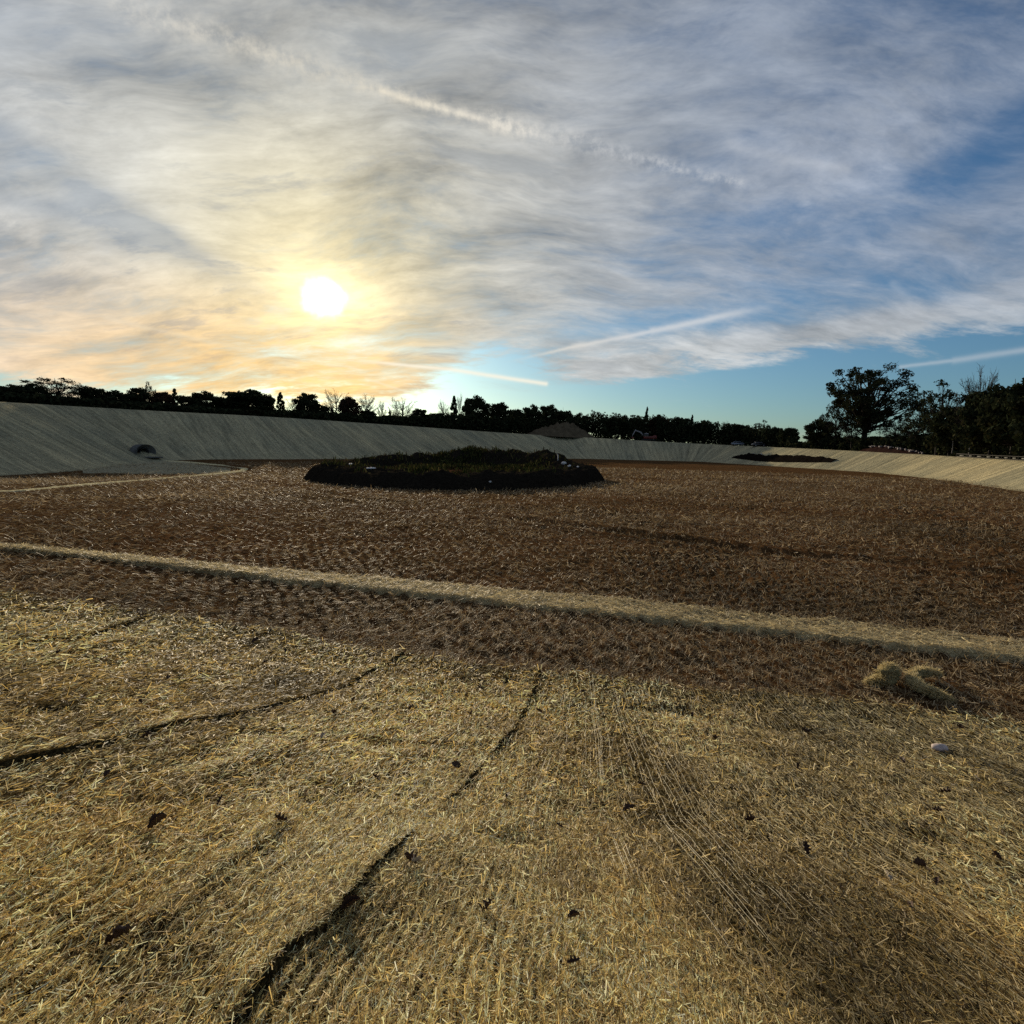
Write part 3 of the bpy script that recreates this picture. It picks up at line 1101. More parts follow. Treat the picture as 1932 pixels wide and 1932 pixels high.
# culvert outlet in the left bank
hc, hn = emb_hit(268, 853)
i_c = int(np.argmin(np.hypot(toe[:, 0] - hc.x, toe[:, 1] - hc.y)))
face = -nor[i_c]                       # downhill, towards the floor
sc_c = project(hc)[2] / F              # metres per pixel there
ang = math.atan2(face[1], face[0])
cul = thing("culvert", "dark culvert outlet with grey flared sides, sunk into the left bank", "culvert", (hc.x, hc.y, hc.z), ang)
mb = MB()
Rp = 9.5 * sc_c
ths = np.linspace(0, 2 * math.pi, 22, endpoint=False)
rowsP = []
for xx, rr_ in ((.5, Rp * 1.06), (.5, Rp * .92), (-3.5, Rp * .92), (-3.5, Rp * .02)):
    rowsP.append(np.stack([np.full(22, xx), rr_ * np.cos(ths), rr_ * .8 * np.sin(ths)], -1))
mb.add(np.concatenate(rowsP), grid_faces(4, 22, True))
obj("pipe", mb.build("pipe", plain("dark_pipe", (.012, .012, .012), .7, .3, 2.0)), cul, (.1, 0, 0))
M_CONC = plain("grey_liner", (.095, .092, .085), .9, .35, 1.0)
mb = MB()
rowsH = []
for i, (xx, k1) in enumerate(((-.1, 1.0), (.3, 1.5), (.9, 2.2), (1.0, 2.3), (-.6, 2.3))):
    rowsH.append(np.stack([np.full(22, xx), Rp * k1 * np.cos(ths), np.maximum(Rp * .9 * k1 * .75 * np.sin(ths), -Rp * .85)], -1))
mb.add(np.concatenate(rowsH), grid_faces(5, 22, True))
obj("flared_end", mb.build("flared_end", M_CONC), cul)
mb = MB()
mb.box((1.8, 0, -Rp * .95), (3.6, Rp * 2.6, .25), .05)
obj("sill", mb.build("sill", M_CONC), cul)


# ------------------------------------------------------------------ crumpled mat pieces, stone, leaves
def scrap(label, pts, rads, seed):
    P = np.array([march(a, b) + np.array((0, 0, h)) for a, b, h in pts])
    tt = np.linspace(0, 1, 40)
    sg = np.linspace(0, 1, len(P))
    Q = np.stack([np.interp(tt, sg, P[:, i]) for i in range(3)], 1)
    kr = np.hanning(9)
    kr /= kr.sum()
    Q = np.stack([np.convolve(np.r_[np.repeat(Q[0, i], 4), Q[:, i], np.repeat(Q[-1, i], 4)], kr, 'valid') for i in range(3)], 1)
    rad = np.interp(tt, sg, rads)
    base = Q.mean(0)
    mb = MB()
    mb.tube(Q - base, rad, 18)
    v = np.concatenate(mb.v)
    nn = fbm(v[:, 0] * 9 + seed, v[:, 1] * 9 + v[:, 2] * 7, seed, 4)
    c = np.concatenate([np.repeat(Q - base, 18, 0), (Q - base)[:1], (Q - base)[-1:]])
    n2 = fbm(v[:, 0] * 26 + seed, v[:, 1] * 26 + v[:, 2] * 22, seed + 5, 3)
    mb.v = [c + (v - c) * (1 + 1.0 * nn + .5 * n2)[:, None] * np.array((1.1, 1.1, .85))]
    o = thing("crumpled_mat", label, "mat scrap", base, 0, "crumpled mat scraps on the brown track",
              mb.build("crumpled_mat", M_MAT2, None, True))
    nb = 3400
    i = RNG.integers(0, 40, nb)
    th = RNG.uniform(-.4, math.pi + .4, nb)
    d = np.stack([np.cos(th), np.zeros(nb), np.sin(th)], -1)
    tq = np.gradient(Q, axis=0)
    tq /= np.linalg.norm(tq, axis=1)[:, None]
    sd = np.stack([tq[:, 1], -tq[:, 0], np.zeros(40)], -1)
    p = (Q - base)[i] + rad[i][:, None] * .95 * (sd[i] * np.cos(th)[:, None] + np.array((0, 0, 1.))[None] * np.sin(th)[:, None])
    yaw_ = np.arctan2(tq[i, 1], tq[i, 0]) + RNG.normal(0, 1.0, nb)
    v_, f_, t_ = blades(nb, p[:, 0], p[:, 1], p[:, 2], yaw_, RNG.normal(0, .45, nb), RNG.normal(0, .7, nb), RNG.uniform(.04, .13, nb) * np.where(RNG.random(nb) < .15, 2.0, 1.0), RNG.uniform(.004, .007, nb),
                        pick_tint(nb, [(.72, .58, .30), (.54, .44, .22), (.36, .31, .17)], [.4, .35, .25]))
    c = obj("straw", mesh("straw", v_, f_, M_BLADE, {"tint": t_}), o)
    c["kind"] = "stuff"


M_MAT2 = mat_ground("olive_mat", (.13, .11, .055), (.26, .22, .11), (.40, .34, .18))
scrap("humped olive scrap of straw mat heaped on the brown track, left of a curled one", [(1634, 1293, .03), (1648, 1293, .05), (1660, 1294, .08), (1670, 1295, .13), (1678, 1288, .20), (1684, 1280, .12)], [.045, .065, .09, .14, .13, .05], 3)
scrap("curled olive roll of straw mat lying on the brown track, right of a humped one", [(1770, 1286, .12), (1746, 1284, .14), (1724, 1288, .13), (1717, 1298, .10), (1734, 1308, .08), (1758, 1317, .07), (1780, 1323, .05), (1796, 1327, .02)], [.05, .075, .085, .085, .08, .085, .07, .03], 9)
p = march(1770, 1419, Hm)
thing("pale_stone", "pale pinkish stone lying on the wide straw mat at the right", "stone", Vector(p) + Vector((0, 0, .035)), .4, None,
      rock_mesh("pale_stone", (.125, .075, .062), 8, plain("pinkish_stone", (.46, .37, .33), .75, .4, 14.0), 12))

M_DLEAF = plain("dead_leaf", (.060, .031, .018), .7, .6, 20.0, spec=.3)
M_PLEAF = plain("pale_leaf", (.40, .33, .24), .7, .3, 20.0, spec=.3)


def leaf_mesh(seed, lobed):
    """curled dry oak-like leaf about 1 unit long"""
    rg = np.random.default_rng(seed)
    n_ = 17
    t = np.linspace(0, 1, n_)
    half = .30 * np.sin(np.clip(t * .93 + .04, 0, 1) * math.pi) ** .7
    if lobed:
        half = half * (1 + .45 * np.sin(t * math.pi * 7))
    cu, cl_ = rg.uniform(.8, 2.2), rg.uniform(.6, 1.8)
    cols = np.linspace(-1, 1, 7)
    T, Cc = np.meshgrid(t, cols, indexing='ij')
    Wd = half[:, None] * Cc
    z_ = np.abs(Wd) ** 1.2 * cu * .9 + .25 * cl_ * (T - .5) ** 2 + .04 * rg.normal(size=T.shape)
    v = np.stack([T - .5, Wd * np.cos(cu * .4 * np.abs(Cc)), z_ + .02], -1).reshape(-1, 3)
    mb = MB()
    mb.add(v, grid_faces(n_, 7))
    mb.tube([(-.5, 0, .05), (-.65, .02, .09), (-.8, .05, .05)], [.014, .012, .010], 4)
    return np.concatenate(mb.v), mb.q, mb.t, mb


LEAVES = [(333, 1232, 'd', 'small dark dry leaf just above the middle of the second seam from the left'),
          (315, 1292, 'd', 'dark upright dry leaf below the second seam, left of the mound'),
          (157, 1328, 'd', 'forked dark dry leaf near the left edge, above the long dark seam'),
          (265, 1337, 'd', 'small brown dry leaf close above the long dark seam'),
          (538, 1238, 'd', 'dark dry leaf on straw between the two long seams, near the brown track'),
          (482, 1218, 'd', 'flat dark dry leaf lying on the upper end of the second seam'),
          (277, 1403, 'd', 'flat dark dry leaf just under the long dark seam'),
          (628, 1358, 'd', 'star-shaped dark dry leaf on the golden mat below the sun'),
          (608, 1403, 'p', 'pale curled dry leaf on the golden mat, below a star-shaped dark leaf'),
          (112, 1243, 'd', 'low brown dry leaf near the left edge, above the second seam'),
          (263, 1166, 'd', 'dark dry leaf at the top of the folded seam at the far left'),
          (500, 1261, 'd', 'brown dry leaf halfway between the two long seams'),
          (888, 1358, 'd', 'reddish dark dry leaf left of the curling mat edge, nearest the track'),
          (1016, 1353, 'd', 'pair-shaped dark dry leaf just right of the upper curling mat edge'),
          (776, 1346, 'd', 'thin dark dry leaf on the golden mat, right of the long seam'),
          (668, 1331, 'd', 'tiny dark dry leaf touching the upper part of the long seam'),
          (1100, 1315, 'd', 'small dark dry leaf near the track, right of the upper curling mat edge'),
          (1306, 1360, 'd', 'dark dry leaf in the middle of the right mat, close to the track'),
          (906, 1308, 'd', 'tiny dark dry leaf close to the track above a reddish leaf'),
          (298, 1573, 'd', 'broad dark dry leaf alone on the lower left of the golden mat'),
          (416, 1525, 'd', 'small round dark dry leaf on the golden mat, upper right of a broad one'),
          (203, 1477, 'd', 'small brown dry leaf at the left, below the long dark seam'),
          (528, 1562, 'd', 'dark folded leaf standing at the top of the fold in the golden mat'),
          (224, 1791, 'd', 'large brown dry leaf in the loose straw at the lower left'),
          (709, 1482, 'd', 'flat black dry leaf in the middle of the golden mat'),
          (954, 1517, 'd', 'dark dry leaf on the tufted middle mat, right of the curling edge'),
          (772, 1641, 'd', 'dark dry leaf forming the left part of a crumpled pair beside the curling edge'),
          (784, 1645, 'p', 'pale twisted leaf in the crumpled pair beside the curling edge'),
          (1055, 1573, 'd', 'small reddish dry leaf on the middle mat, right of the crumpled pair'),
          (1186, 1541, 'd', 'dark dry leaf at the left side of the dark streak'),
          (1210, 1493, 'd', 'dark dry leaf at the top of the dark streak in the right mat'),
          (663, 1727, 'd', 'long dark dry leaf tucked under the lower curling edge'),
          (919, 1732, 'd', 'thin brown dry leaf on the lower middle mat'),
          (1082, 1749, 'd', 'winged brown dry leaf on the lower middle mat, left of the dark streak'),
          (1082, 1835, 'd', 'curled dark leaf near the bottom, under a winged brown one'),
          (861, 1457, 'd', 'dark dry leaf just left of the curling edge at its middle'),
          (1520, 1616, 'd', 'reddish brown dry leaf in the middle of the right mat, right of the dark streak'),
          (1733, 1651, 'd', 'large brown dry leaf at the lower right of the wide mat'),
          (1672, 1670, 'p', 'greyish crumpled leaf left of a large brown one at the lower right'),
          (1877, 1631, 'd', 'reddish dry leaf at the right edge of the picture'),
          (1767, 1544, 'd', 'dark dry leaf below the pale stone, halfway down the right mat'),
          (1700, 1447, 'd', 'long dark dry leaf to the lower left of the pale stone'),
          (1783, 1508, 'd', 'thin dark dry leaf directly below the pale stone'),
          (1506, 1460, 'd', 'curved dark dry leaf left of the pale stone, below a dark dent'),
          (1355, 1453, 'd', 'small dark dry leaf on the right mat, above the dark streak'),
          (1351, 1406, 'd', 'dark crumpled dry leaf nearest the track on the left part of the right mat'),
          (1416, 1562, 'd', 'thin brown dry leaf just right of the dark streak'),
          (1673, 1514, 'd', 'dark dry leaf halfway between the pale stone and the dark streak'),
          (1519, 1391, 'd', 'dark dry leaf near the track below the crumpled scraps to their left'),
          (1812, 1386, 'd', 'dark dry leaf just above the pale stone'),
          (1767, 1681, 'd', 'small dark dry leaf to the right below a large brown one at the lower right'),
          (1715, 1728, 'd', 'dark dry leaf lowest on the right side of the wide mat')]
LM = {}
for kx in range(6):
    vv, q_, t_, mb = leaf_mesh(20 + kx, kx % 2 == 0)
    for key, mt in (('d', M_DLEAF), ('p', M_PLEAF)):
        LM[(kx, key)] = mb.build("dry_leaf", mt)
rg = np.random.default_rng(77)
for i, (px, py, key, lab) in enumerate(LEAVES):
    p = march(px, py, Hm)
    dist = np.linalg.norm(p - np.array(EYE))
    o = thing("dry_leaf", lab, "leaf", Vector(p) + Vector((0, 0, .032 + .005 * dist)), rg.uniform(0, 6.28), "dry leaves lying on the straw mats", LM[(i % 6, key)])
    sz = rg.uniform(.055, .085) * (.7 + .085 * dist)
    if lab.startswith(('large', 'broad', 'long')):
        sz *= 1.25
    if 'small' in lab or 'tiny' in lab:
        sz *= .8
    o.scale = (sz, sz * rg.uniform(.7, 1.1), sz * rg.uniform(.8, 1.4))
    o.rotation_euler = (rg.normal(0, .35), rg.normal(0, .35), rg.uniform(0, 6.28))

# ------------------------------------------------------------------ trees
LEAFPAL = {'dark': ([(.018, .023, .012), (.030, .036, .018), (.046, .044, .021)], [.4, .4, .2]),
           'red': ([(.055, .027, .018), (.034, .026, .015), (.080, .038, .022)], [.4, .4, .2])}


def tree_protos(kind, seed):
    """unit tree: height 1, crown about 1 wide -> (trunk mesh, crown mesh)"""
    rg = np.random.default_rng(seed)
    tb, lv = MB(), []
    cents = []
    if kind in ('round', 'red'):
        ncl = 92
        for _ in range(ncl):
            d = rg.normal(size=3)
            d /= np.linalg.norm(d)
            q = rg.uniform(.3, .90) ** .6
            c = np.array((.42 * d[0] * q, .42 * d[1] * q, .50 + .43 * (d[2] if d[2] < 0 else d[2] ** .8) * q))
            c[:2] *= 1 + .10 * rg.normal()
            cents.append((c, rg.uniform(.07, .12), 70))
        base_z, lw = .16, .034
    elif kind == 'conifer':
        for _ in range(60):
            h_ = rg.uniform(.10, .99)
            a = rg.uniform(0, 6.28)
            q = (1 - h_) ** .8 * .42 * rg.uniform(.5, 1.1)
            cents.append((np.array((q * math.cos(a), q * math.sin(a), h_)), .05 + .06 * (1 - h_), 75))
        base_z, lw = .1, .028
    elif kind == 'sparse':
        for _ in range(60):
            d = rg.normal(size=3)
            d /= np.linalg.norm(d)
            q = rg.uniform(.5, 1.0)
            cents.append((np.array((.45 * d[0] * q, .45 * d[1] * q, .60 + .38 * d[2] * q)), rg.uniform(.045, .085), 34))
        base_z, lw = .2, .019
    elif kind == 'tall':
        for _ in range(130):
            d = rg.normal(size=3)
            d /= np.linalg.norm(d)
            q = rg.uniform(.15, 1.0) ** .6
            wx = .46 if d[2] > -.35 else .36
            c = np.array((wx * d[0] * q, wx * d[1] * q, .60 + .385 * d[2] * q))
            cents.append((c, rg.uniform(.034, .066), 85))
        base_z, lw = .2, .0125
    else:  # bare
        for _ in range(46):
            d = rg.normal(size=3)
            d /= np.linalg.norm(d)
            q = rg.uniform(.6, 1.0)
            cents.append((np.array((.46 * d[0] * q, .46 * d[1] * q, .62 + .38 * d[2] * q)), .06, 0))
        base_z, lw = .2, .01
    lean = rg.normal(0, .03, 2) * (kind != 'tall')
    tr = .022 if kind != 'tall' else .028
    hts_ = np.array([0, .03, .15, .35, .55, .75, .92])
    if kind == 'conifer':
        hts_ = np.array([0, .03, .2, .5, .8, .97])
    trunk = np.stack([lean[0] * hts_ * 2 + .015 * rg.normal(size=len(hts_)) * (hts_ > .1), lean[1] * hts_ * 2 + .015 * rg.normal(size=len(hts_)) * (hts_ > .1), hts_], 1)
    trunk[0, 2] = -.03
    tb.tube(trunk, tr * np.array([1.6, 1.1, 1, .8, .55, .3, .1])[:len(hts_)], 8)
    twig = MB()
    for c, rad, nl in cents:
        zb = np.clip(c[2] * rg.uniform(.45, .75), base_z, .85)
        if kind == 'conifer':
            zb = c[2] - .02
        p0 = np.array([np.interp(zb, trunk[:, 2], trunk[:, k_]) for k_ in range(3)])
        mid = p0 + (c - p0) * .5 + np.array((0, 0, -.03)) + rg.normal(0, .02, 3)
        ln = np.linalg.norm(c - p0)
        rb = min(.35 * tr, .022 * ln + .002)
        (twig if kind == 'bare' else tb).tube([p0, p0 + (mid - p0) * .5 + rg.normal(0, .006, 3), mid, mid + (c - mid) * .55 + rg.normal(0, .012, 3), c],
                                              [rb, rb * .8, rb * .62, rb * .42, rb * .22], 5, False)
        if kind in ('bare', 'sparse', 'tall'):
            nt_ = {'bare': 13, 'sparse': 8, 'tall': 3}[kind]
            for _ in range(nt_):
                t = rg.uniform(.3, 1)
                s0 = p0 + (mid - p0) * min(1, t * 2) if t < .5 else mid + (c - mid) * (t - .5) * 2
                dv = (c - p0) / (ln + 1e-6) + rg.normal(0, .6, 3) + np.array((0, 0, .25))
                dv /= np.linalg.norm(dv)
                l_ = rg.uniform(.05, .13)
                e_ = s0 + dv * l_
                m_ = s0 + dv * l_ * .5 + rg.normal(0, .008, 3)
                w0 = .0030 if kind == 'bare' else .0025
                twig.tube([s0, m_, e_], [w0, w0 * .7, w0 * .4], 3, False)
                if kind == 'bare':
                    for _k in range(3):
                        dv2 = dv + rg.normal(0, .7, 3)
                        dv2 /= np.linalg.norm(dv2)
                        s2 = s0 + (e_ - s0) * rg.uniform(.3, .9)
                        twig.tube([s2, s2 + dv2 * l_ * .6], [.0018, .0010], 3, False)
        if nl:
            o_ = rg.normal(size=(nl, 3))
            o_ /= np.linalg.norm(o_, axis=1)[:, None]
            o_ *= (rg.random(nl) ** .45)[:, None] * rad * np.array((1.15, 1.15, .75))
            lv.append(c + o_)
    pal = LEAFPAL['red' if kind == 'red' else 'dark']
    tm = tb.build("trunk", M_BARK, None, True)
    if lv:
        P = np.concatenate(lv)
        n_ = len(P)
        v, f, t = blades(n_, P[:, 0], P[:, 1], P[:, 2], rg.uniform(0, 6.28, n_), rg.normal(0, .7, n_), rg.uniform(-1.5, 1.5, n_),
                         rg.uniform(.7, 1.5, n_) * lw * 1.5, rg.uniform(.6, 1.2, n_) * lw, pick_tint(n_, *pal))
        if twig.n:
            tv, tq = np.concatenate(twig.v), np.concatenate(twig.q)
            f = np.concatenate([f, tq + len(v)])
            v = np.concatenate([v, tv])
            t = np.concatenate([t, np.full((len(tv), 3), .02)])
        cm = mesh("crown", v, f, M_LEAF, {"tint": t})
    else:
        cm = twig.build("branches", M_BARK)
    return tm, cm


PROTO = {k_: [tree_protos(k_, 100 + 10 * i + j) for j in range(3)] for i, k_ in enumerate(('round', 'red', 'conifer', 'sparse', 'bare'))}
PROTO['tall'] = [tree_protos('tall', 207)]
KN = {'round': ('round_tree', 'crown'), 'red': ('round_tree', 'crown'), 'conifer': ('conifer_tree', 'crown'), 'sparse': ('sparse_tree', 'crown'),
      'bare': ('bare_tree', 'branches'), 'tall': ('tall_tree', 'crown')}
# picture column, top row, crown width, kind, metres beyond crest, label
TREES = [
    (15, 722, 40, 'round', 14, 'dark round tree at the very left edge of the treeline'),
    (-60, 715, 60, 'round', 16, 'dark round tree beyond the left edge of the treeline'),
    (42, 718, 30, 'round', 15, 'narrow dark tree left of the wide half-bare tree, nearer the picture edge'),
    (64, 721, 36, 'round', 13, 'dark round tree touching the left side of the wide half-bare tree'),
    (104, 709, 82, 'sparse', 16, 'wide domed half-bare tree at the far left above the bank'),
    (146, 727, 26, 'bare', 15, 'small bare tree in the gap right of the wide half-bare tree'),
    (162, 725, 18, 'round', 13, 'slim dark tree just right of a small bare tree at the left'),
    (177, 727, 36, 'round', 14, 'dark pointed-top tree, second right of the small bare tree at the left'),
    (199, 736, 30, 'round', 13, 'low dark tree filling the dip right of a pointed-top tree'),
    (222, 733, 44, 'round', 14, 'broad low dark tree above the culvert, to its upper left'),
    (260, 727, 34, 'round', 14, 'dark flame-shaped tree straight above the culvert'),
    (281, 719, 20, 'sparse', 16, 'thin tall sparse tree poking up beside a flame-shaped tree'),
    (304, 736, 42, 'red', 14, 'reddish dark tree right of the thin tall sparse tree'),
    (329, 734, 24, 'conifer', 14, 'small dark conifer right of the reddish tree on the left'),
    (350, 738, 26, 'round', 14, 'small round dark tree between a small conifer and a peaked tree'),
    (385, 734, 46, 'round', 13, 'peaked dark tree left of a faint bare tree and the big round tree'),
    (414, 742, 24, 'bare', 16, 'faint bare tree left of the big round dark tree'),
    (436, 744, 34, 'round', 14, 'low dark tree at the left foot of the big round dark tree'),
    (461, 730, 86, 'round', 14, 'big broad round dark tree on the left half of the treeline'),
    (505, 738, 24, 'red', 13, 'small reddish tree at the right shoulder of the big round tree'),
    (529, 740, 26, 'conifer', 14, 'dark conifer standing left of the sun-side bare trees'),
    (553, 747, 26, 'bare', 15, 'small bare tree right of a dark conifer, below and left of the sun'),
    (578, 737, 44, 'round', 14, 'dark rounded tree almost below the sun'),
    (606, 757, 30, 'round', 13, 'low dark tree just right of the tree below the sun'),
    (632, 732, 50, 'bare', 16, 'wide bare tree just right of the sun, its branches against yellow sky'),
    (659, 742, 38, 'red', 14, 'brownish dark tree at the right side of the wide bare tree'),
    (690, 745, 44, 'bare', 15, 'bare tree in the middle of the open gap, left of two thin ones'),
    (694, 770, 30, 'round', 13, 'low dark bush-like tree under the bare trees in the gap'),
    (720, 752, 20, 'bare', 14, 'thin upright bare tree in the open gap of the treeline'),
    (735, 774, 14, 'conifer', 12, 'very small conifer in the open gap of the treeline'),
    (757, 748, 60, 'bare', 15, 'wide spreading bare tree at the right side of the open gap'),
    (792, 768, 34, 'round', 13, 'low dark tree right of the wide spreading bare tree'),
    (822, 772, 34, 'round', 13, 'low dark tree behind the left rim of the ring mound'),
    (837, 752, 28, 'bare', 16, 'faint bare tree left of a dark pointed conifer, over the mound'),
    (857, 748, 26, 'conifer', 14, 'dark pointed conifer left of the twin round trees over the mound'),
    (868, 742, 14, 'bare', 17, 'spiky bare treetop rising behind the pointed conifer'),
    (899, 741, 50, 'round', 14, 'higher left one of the twin round dark trees over the mound'),
    (944, 755, 46, 'round', 14, 'lower right one of the twin round dark trees over the mound'),
    (975, 763, 36, 'round', 13, 'dark tree right of the twin round trees, left of the dirt pile'),
    (1003, 759, 40, 'round', 16, 'dark tree above the left end of the brown dirt pile'),
    (1035, 759, 40, 'round', 17, 'dark tree above the middle of the brown dirt pile'),
    (1064, 763, 44, 'round', 17, 'dark tree above the right half of the brown dirt pile'),
    (1096, 776, 34, 'round', 16, 'dark tree at the right end of the brown dirt pile'),
    (1121, 771, 32, 'sparse', 15, 'thin-leaved tree just right of the brown dirt pile'),
    (1151, 778, 34, 'round', 14, 'dark tree left of the excavator'),
    (1176, 780, 30, 'round', 15, 'dark round tree directly behind the excavator boom'),
    (1200, 783, 34, 'round', 15, 'dark tree directly behind the excavator body'),
    (1221, 768, 18, 'conifer', 16, 'spiky narrow conifer rising above the excavator'),
    (1243, 780, 40, 'red', 14, 'reddish dark tree right above the excavator tail'),
    (1285, 783, 44, 'round', 14, 'round olive tree right of the excavator'),
    (1306, 783, 18, 'conifer', 15, 'small pointed conifer at the right side of the round olive tree'),
    (1330, 790, 36, 'round', 14, 'dark tree halfway between excavator and parked vehicles'),
    (1366, 792, 30, 'bare', 15, 'bare twiggy treetop above the left parked vehicle'),
    (1400, 793, 38, 'round', 14, 'dark tree behind the parked vehicles'),
    (1441, 793, 38, 'sparse', 15, 'half-bare tree above the right parked vehicle'),
    (1467, 803, 26, 'round', 14, 'low dark tree right of the parked vehicles'),
    (1491, 799, 32, 'round', 14, 'dark round tree at the left side of the bright sky gap'),
    (1548, 786, 44, 'round', 10, 'dark round tree at the right side of the bright sky gap'),
    (1580, 762, 50, 'sparse', 9, 'leaning half-bare tree in front of the tallest tree, on its left'),
    (1612, 770, 40, 'bare', 9, 'bare tree under the left side of the tallest crown'),
    (1643, 683, 138, 'tall', 14, 'tallest tree with a broad domed clumpy crown, at the right'),
    (1694, 785, 50, 'sparse', 13, 'sparse tree under the right side of the tallest crown'),
    (1738, 752, 52, 'sparse', 9, 'sparse tree in the dip right of the tallest tree'),
    (1780, 719, 92, 'sparse', 10, 'tall ragged half-bare tree between the tallest tree and the right edge'),
    (1800, 760, 60, 'round', 8, 'dark tree filling the lower part of the right-hand wood'),
    (1850, 695, 60, 'bare', 11, 'tall bare tree with twiggy top near the right edge'),
    (1880, 716, 78, 'round', 9, 'tall dark tree at the right edge of the wood'),
    (1838, 755, 60, 'sparse', 9, 'half-bare tree under the tall bare one near the right edge'),
    (1925, 700, 90, 'round', 9, 'dark tall tree cut by the right picture edge'),
    (1990, 690, 100, 'round', 10, 'dark tall tree just outside the right picture edge'),
]
rg = np.random.default_rng(5)
for i, (px, py, w, kind, off, lab) in enumerate(TREES):
    p, z, L_ = at_column(px, off)
    d = ray(px, py)
    # height from the picture row at this distance
    t = L_ / math.hypot(d.x, d.y)
    top = EYE.z + d.z * t
    q = EYE + d * t
    h = max(2.5, top - z)
    W_ = w / F * L_ * (1.08 if kind in ('round', 'red') else 1.1)
    tm, cm = PROTO[kind][i % len(PROTO[kind])]
    nm, cn = KN[kind]
    root = thing(nm, lab, "tree", (q.x, q.y, z), 0, "treeline behind the banks")
    rz = rg.uniform(0, 6.28) if kind != 'tall' else .6
    for nmm, me in (("trunk", tm), (cn, cm)):
        c = obj(nmm, me, root)
        c.rotation_euler = (0, 0, rz)
        c.scale = (W_ / .92, W_ / .92, h)
# two pale slender trunks in the right-hand wood
for px, py0, lab in ((1794, 826, 'left one of two slender pale-barked trees in front of the dark right-hand wood'), (1826, 806, 'right, taller one of two slender pale-barked trees in front of the dark right-hand wood')):
    p, z, L_ = at_column(px, 4.5)
    root = thing("pale_tree", lab, "tree", (p[0], p[1], z), 0, "pale slender trees at the wood's edge")
    mb = MB()
    hh = 6.0
    mb.tube([(0, 0, -.2), (.05, 0, 1.5), (-.03, 0, 3.2), (.08, 0, 5), (.05, 0, hh)], [.14, .12, .10, .07, .03], 8)
    obj("trunk", mb.build("trunk", M_PALEBARK, None, True), root)
    c = obj("crown", PROTO['sparse'][1][1], root)
    c.scale = (3.2, 3.2, hh * 1.15)
    c.location = (0, 0, .6)

# undergrowth: dense low brush along the treeline
pxs = RNG.uniform(-420, 2300, 2600)
pxs = np.sort(pxs)
bx, by, bz, bh = [], [], [], []
HT = np.array([(-400, 3.4), (40, 1.5), (250, 1.5), (420, 1.3), (600, 1.7), (700, 1.7), (760, 1.8), (850, 3.0), (1080, 3.4), (1130, 4.6), (1240, 4.6), (1460, 3.0), (1500, 1.8), (1525, 1.6), (1545, 3.4), (1600, 3.2), (1700, 3.4), (1760, 4.2), (1900, 6.0), (2300, 6)])
offs = RNG.uniform(7, 19, len(pxs))
for a, of_ in zip(pxs, offs):
    p, z, L_ = at_column(a, of_)
    bx.append(p[0]); by.append(p[1]); bz.append(z); bh.append(np.interp(a, HT[:, 0], HT[:, 1]) * L_ / 130 if a < 1500 else np.interp(a, HT[:, 0], HT[:, 1]))
bx, by, bz, bh = map(np.array, (bx, by, bz, bh))
bh = bh * (.75 + .5 * RNG.random(len(bh)))
m_ = 80
cx = np.repeat(bx, m_) + RNG.normal(0, .75, len(bx) * m_)
cy = np.repeat(by, m_) + RNG.normal(0, .75, len(bx) * m_)
cz = np.repeat(bz, m_) + np.repeat(bh, m_) * RNG.random(len(bx) * m_) ** .8
n_ = len(cx)
v, f, t = blades(n_, cx, cy, cz, RNG.uniform(0, 6.28, n_), RNG.normal(0, .8, n_), RNG.uniform(-1.5, 1.5, n_), RNG.uniform(.4, .9, n_), RNG.uniform(.3, .6, n_), pick_tint(n_, *LEAFPAL['dark']))
o = obj("undergrowth", mesh("undergrowth", v, f, M_LEAF, {"tint": t}))
o["kind"] = "stuff"
o["label"] = "dark low brush filling the foot of the treeline"
o["category"] = "undergrowth"


# ------------------------------------------------------------------ machines behind the bank
def place(px, off):
    p, z, L_ = at_column(px, off)
    return Vector((p[0], p[1], z)), L_, L_ / F


M_PAINT_B = plain("silver_blue_paint", (.20, .23, .28), .3, .05, 1.0, .3, .5)
M_PAINT_D = plain("dark_paint", (.035, .035, .04), .3, .05, 1.0, .2, .5)
M_GLASS = plain("dark_glass", (.02, .022, .025), .1, .05, 1.0, 0, .6)
M_TYRE = plain("tyre", (.015, .015, .015), .9, .2, 5)
M_RIM = plain("rim", (.35, .35, .36), .4, .1, 5, .6)
M_LAMP = plain("lamp_lens", (.75, .75, .72), .2, .05, 2)
M_RED = plain("red_machine_paint", (.14, .030, .022), .5, .3, 2)
M_GREYSTEEL = plain("grey_steel", (.24, .22, .22), .5, .3, 2)


def wheel(root, x, y, r):
    mb = MB()
    mb.tube([(x, y - .11, r), (x, y + .11, r)], [r, r], 18)
    wobj = obj("wheel", mb.build("wheel", M_TYRE), root)
    mb = MB()
    mb.tube([(x, y - .125, r), (x, y + .125, r)], [r * .6, r * .6], 14)
    obj("rim", mb.build("rim", M_RIM), wobj)


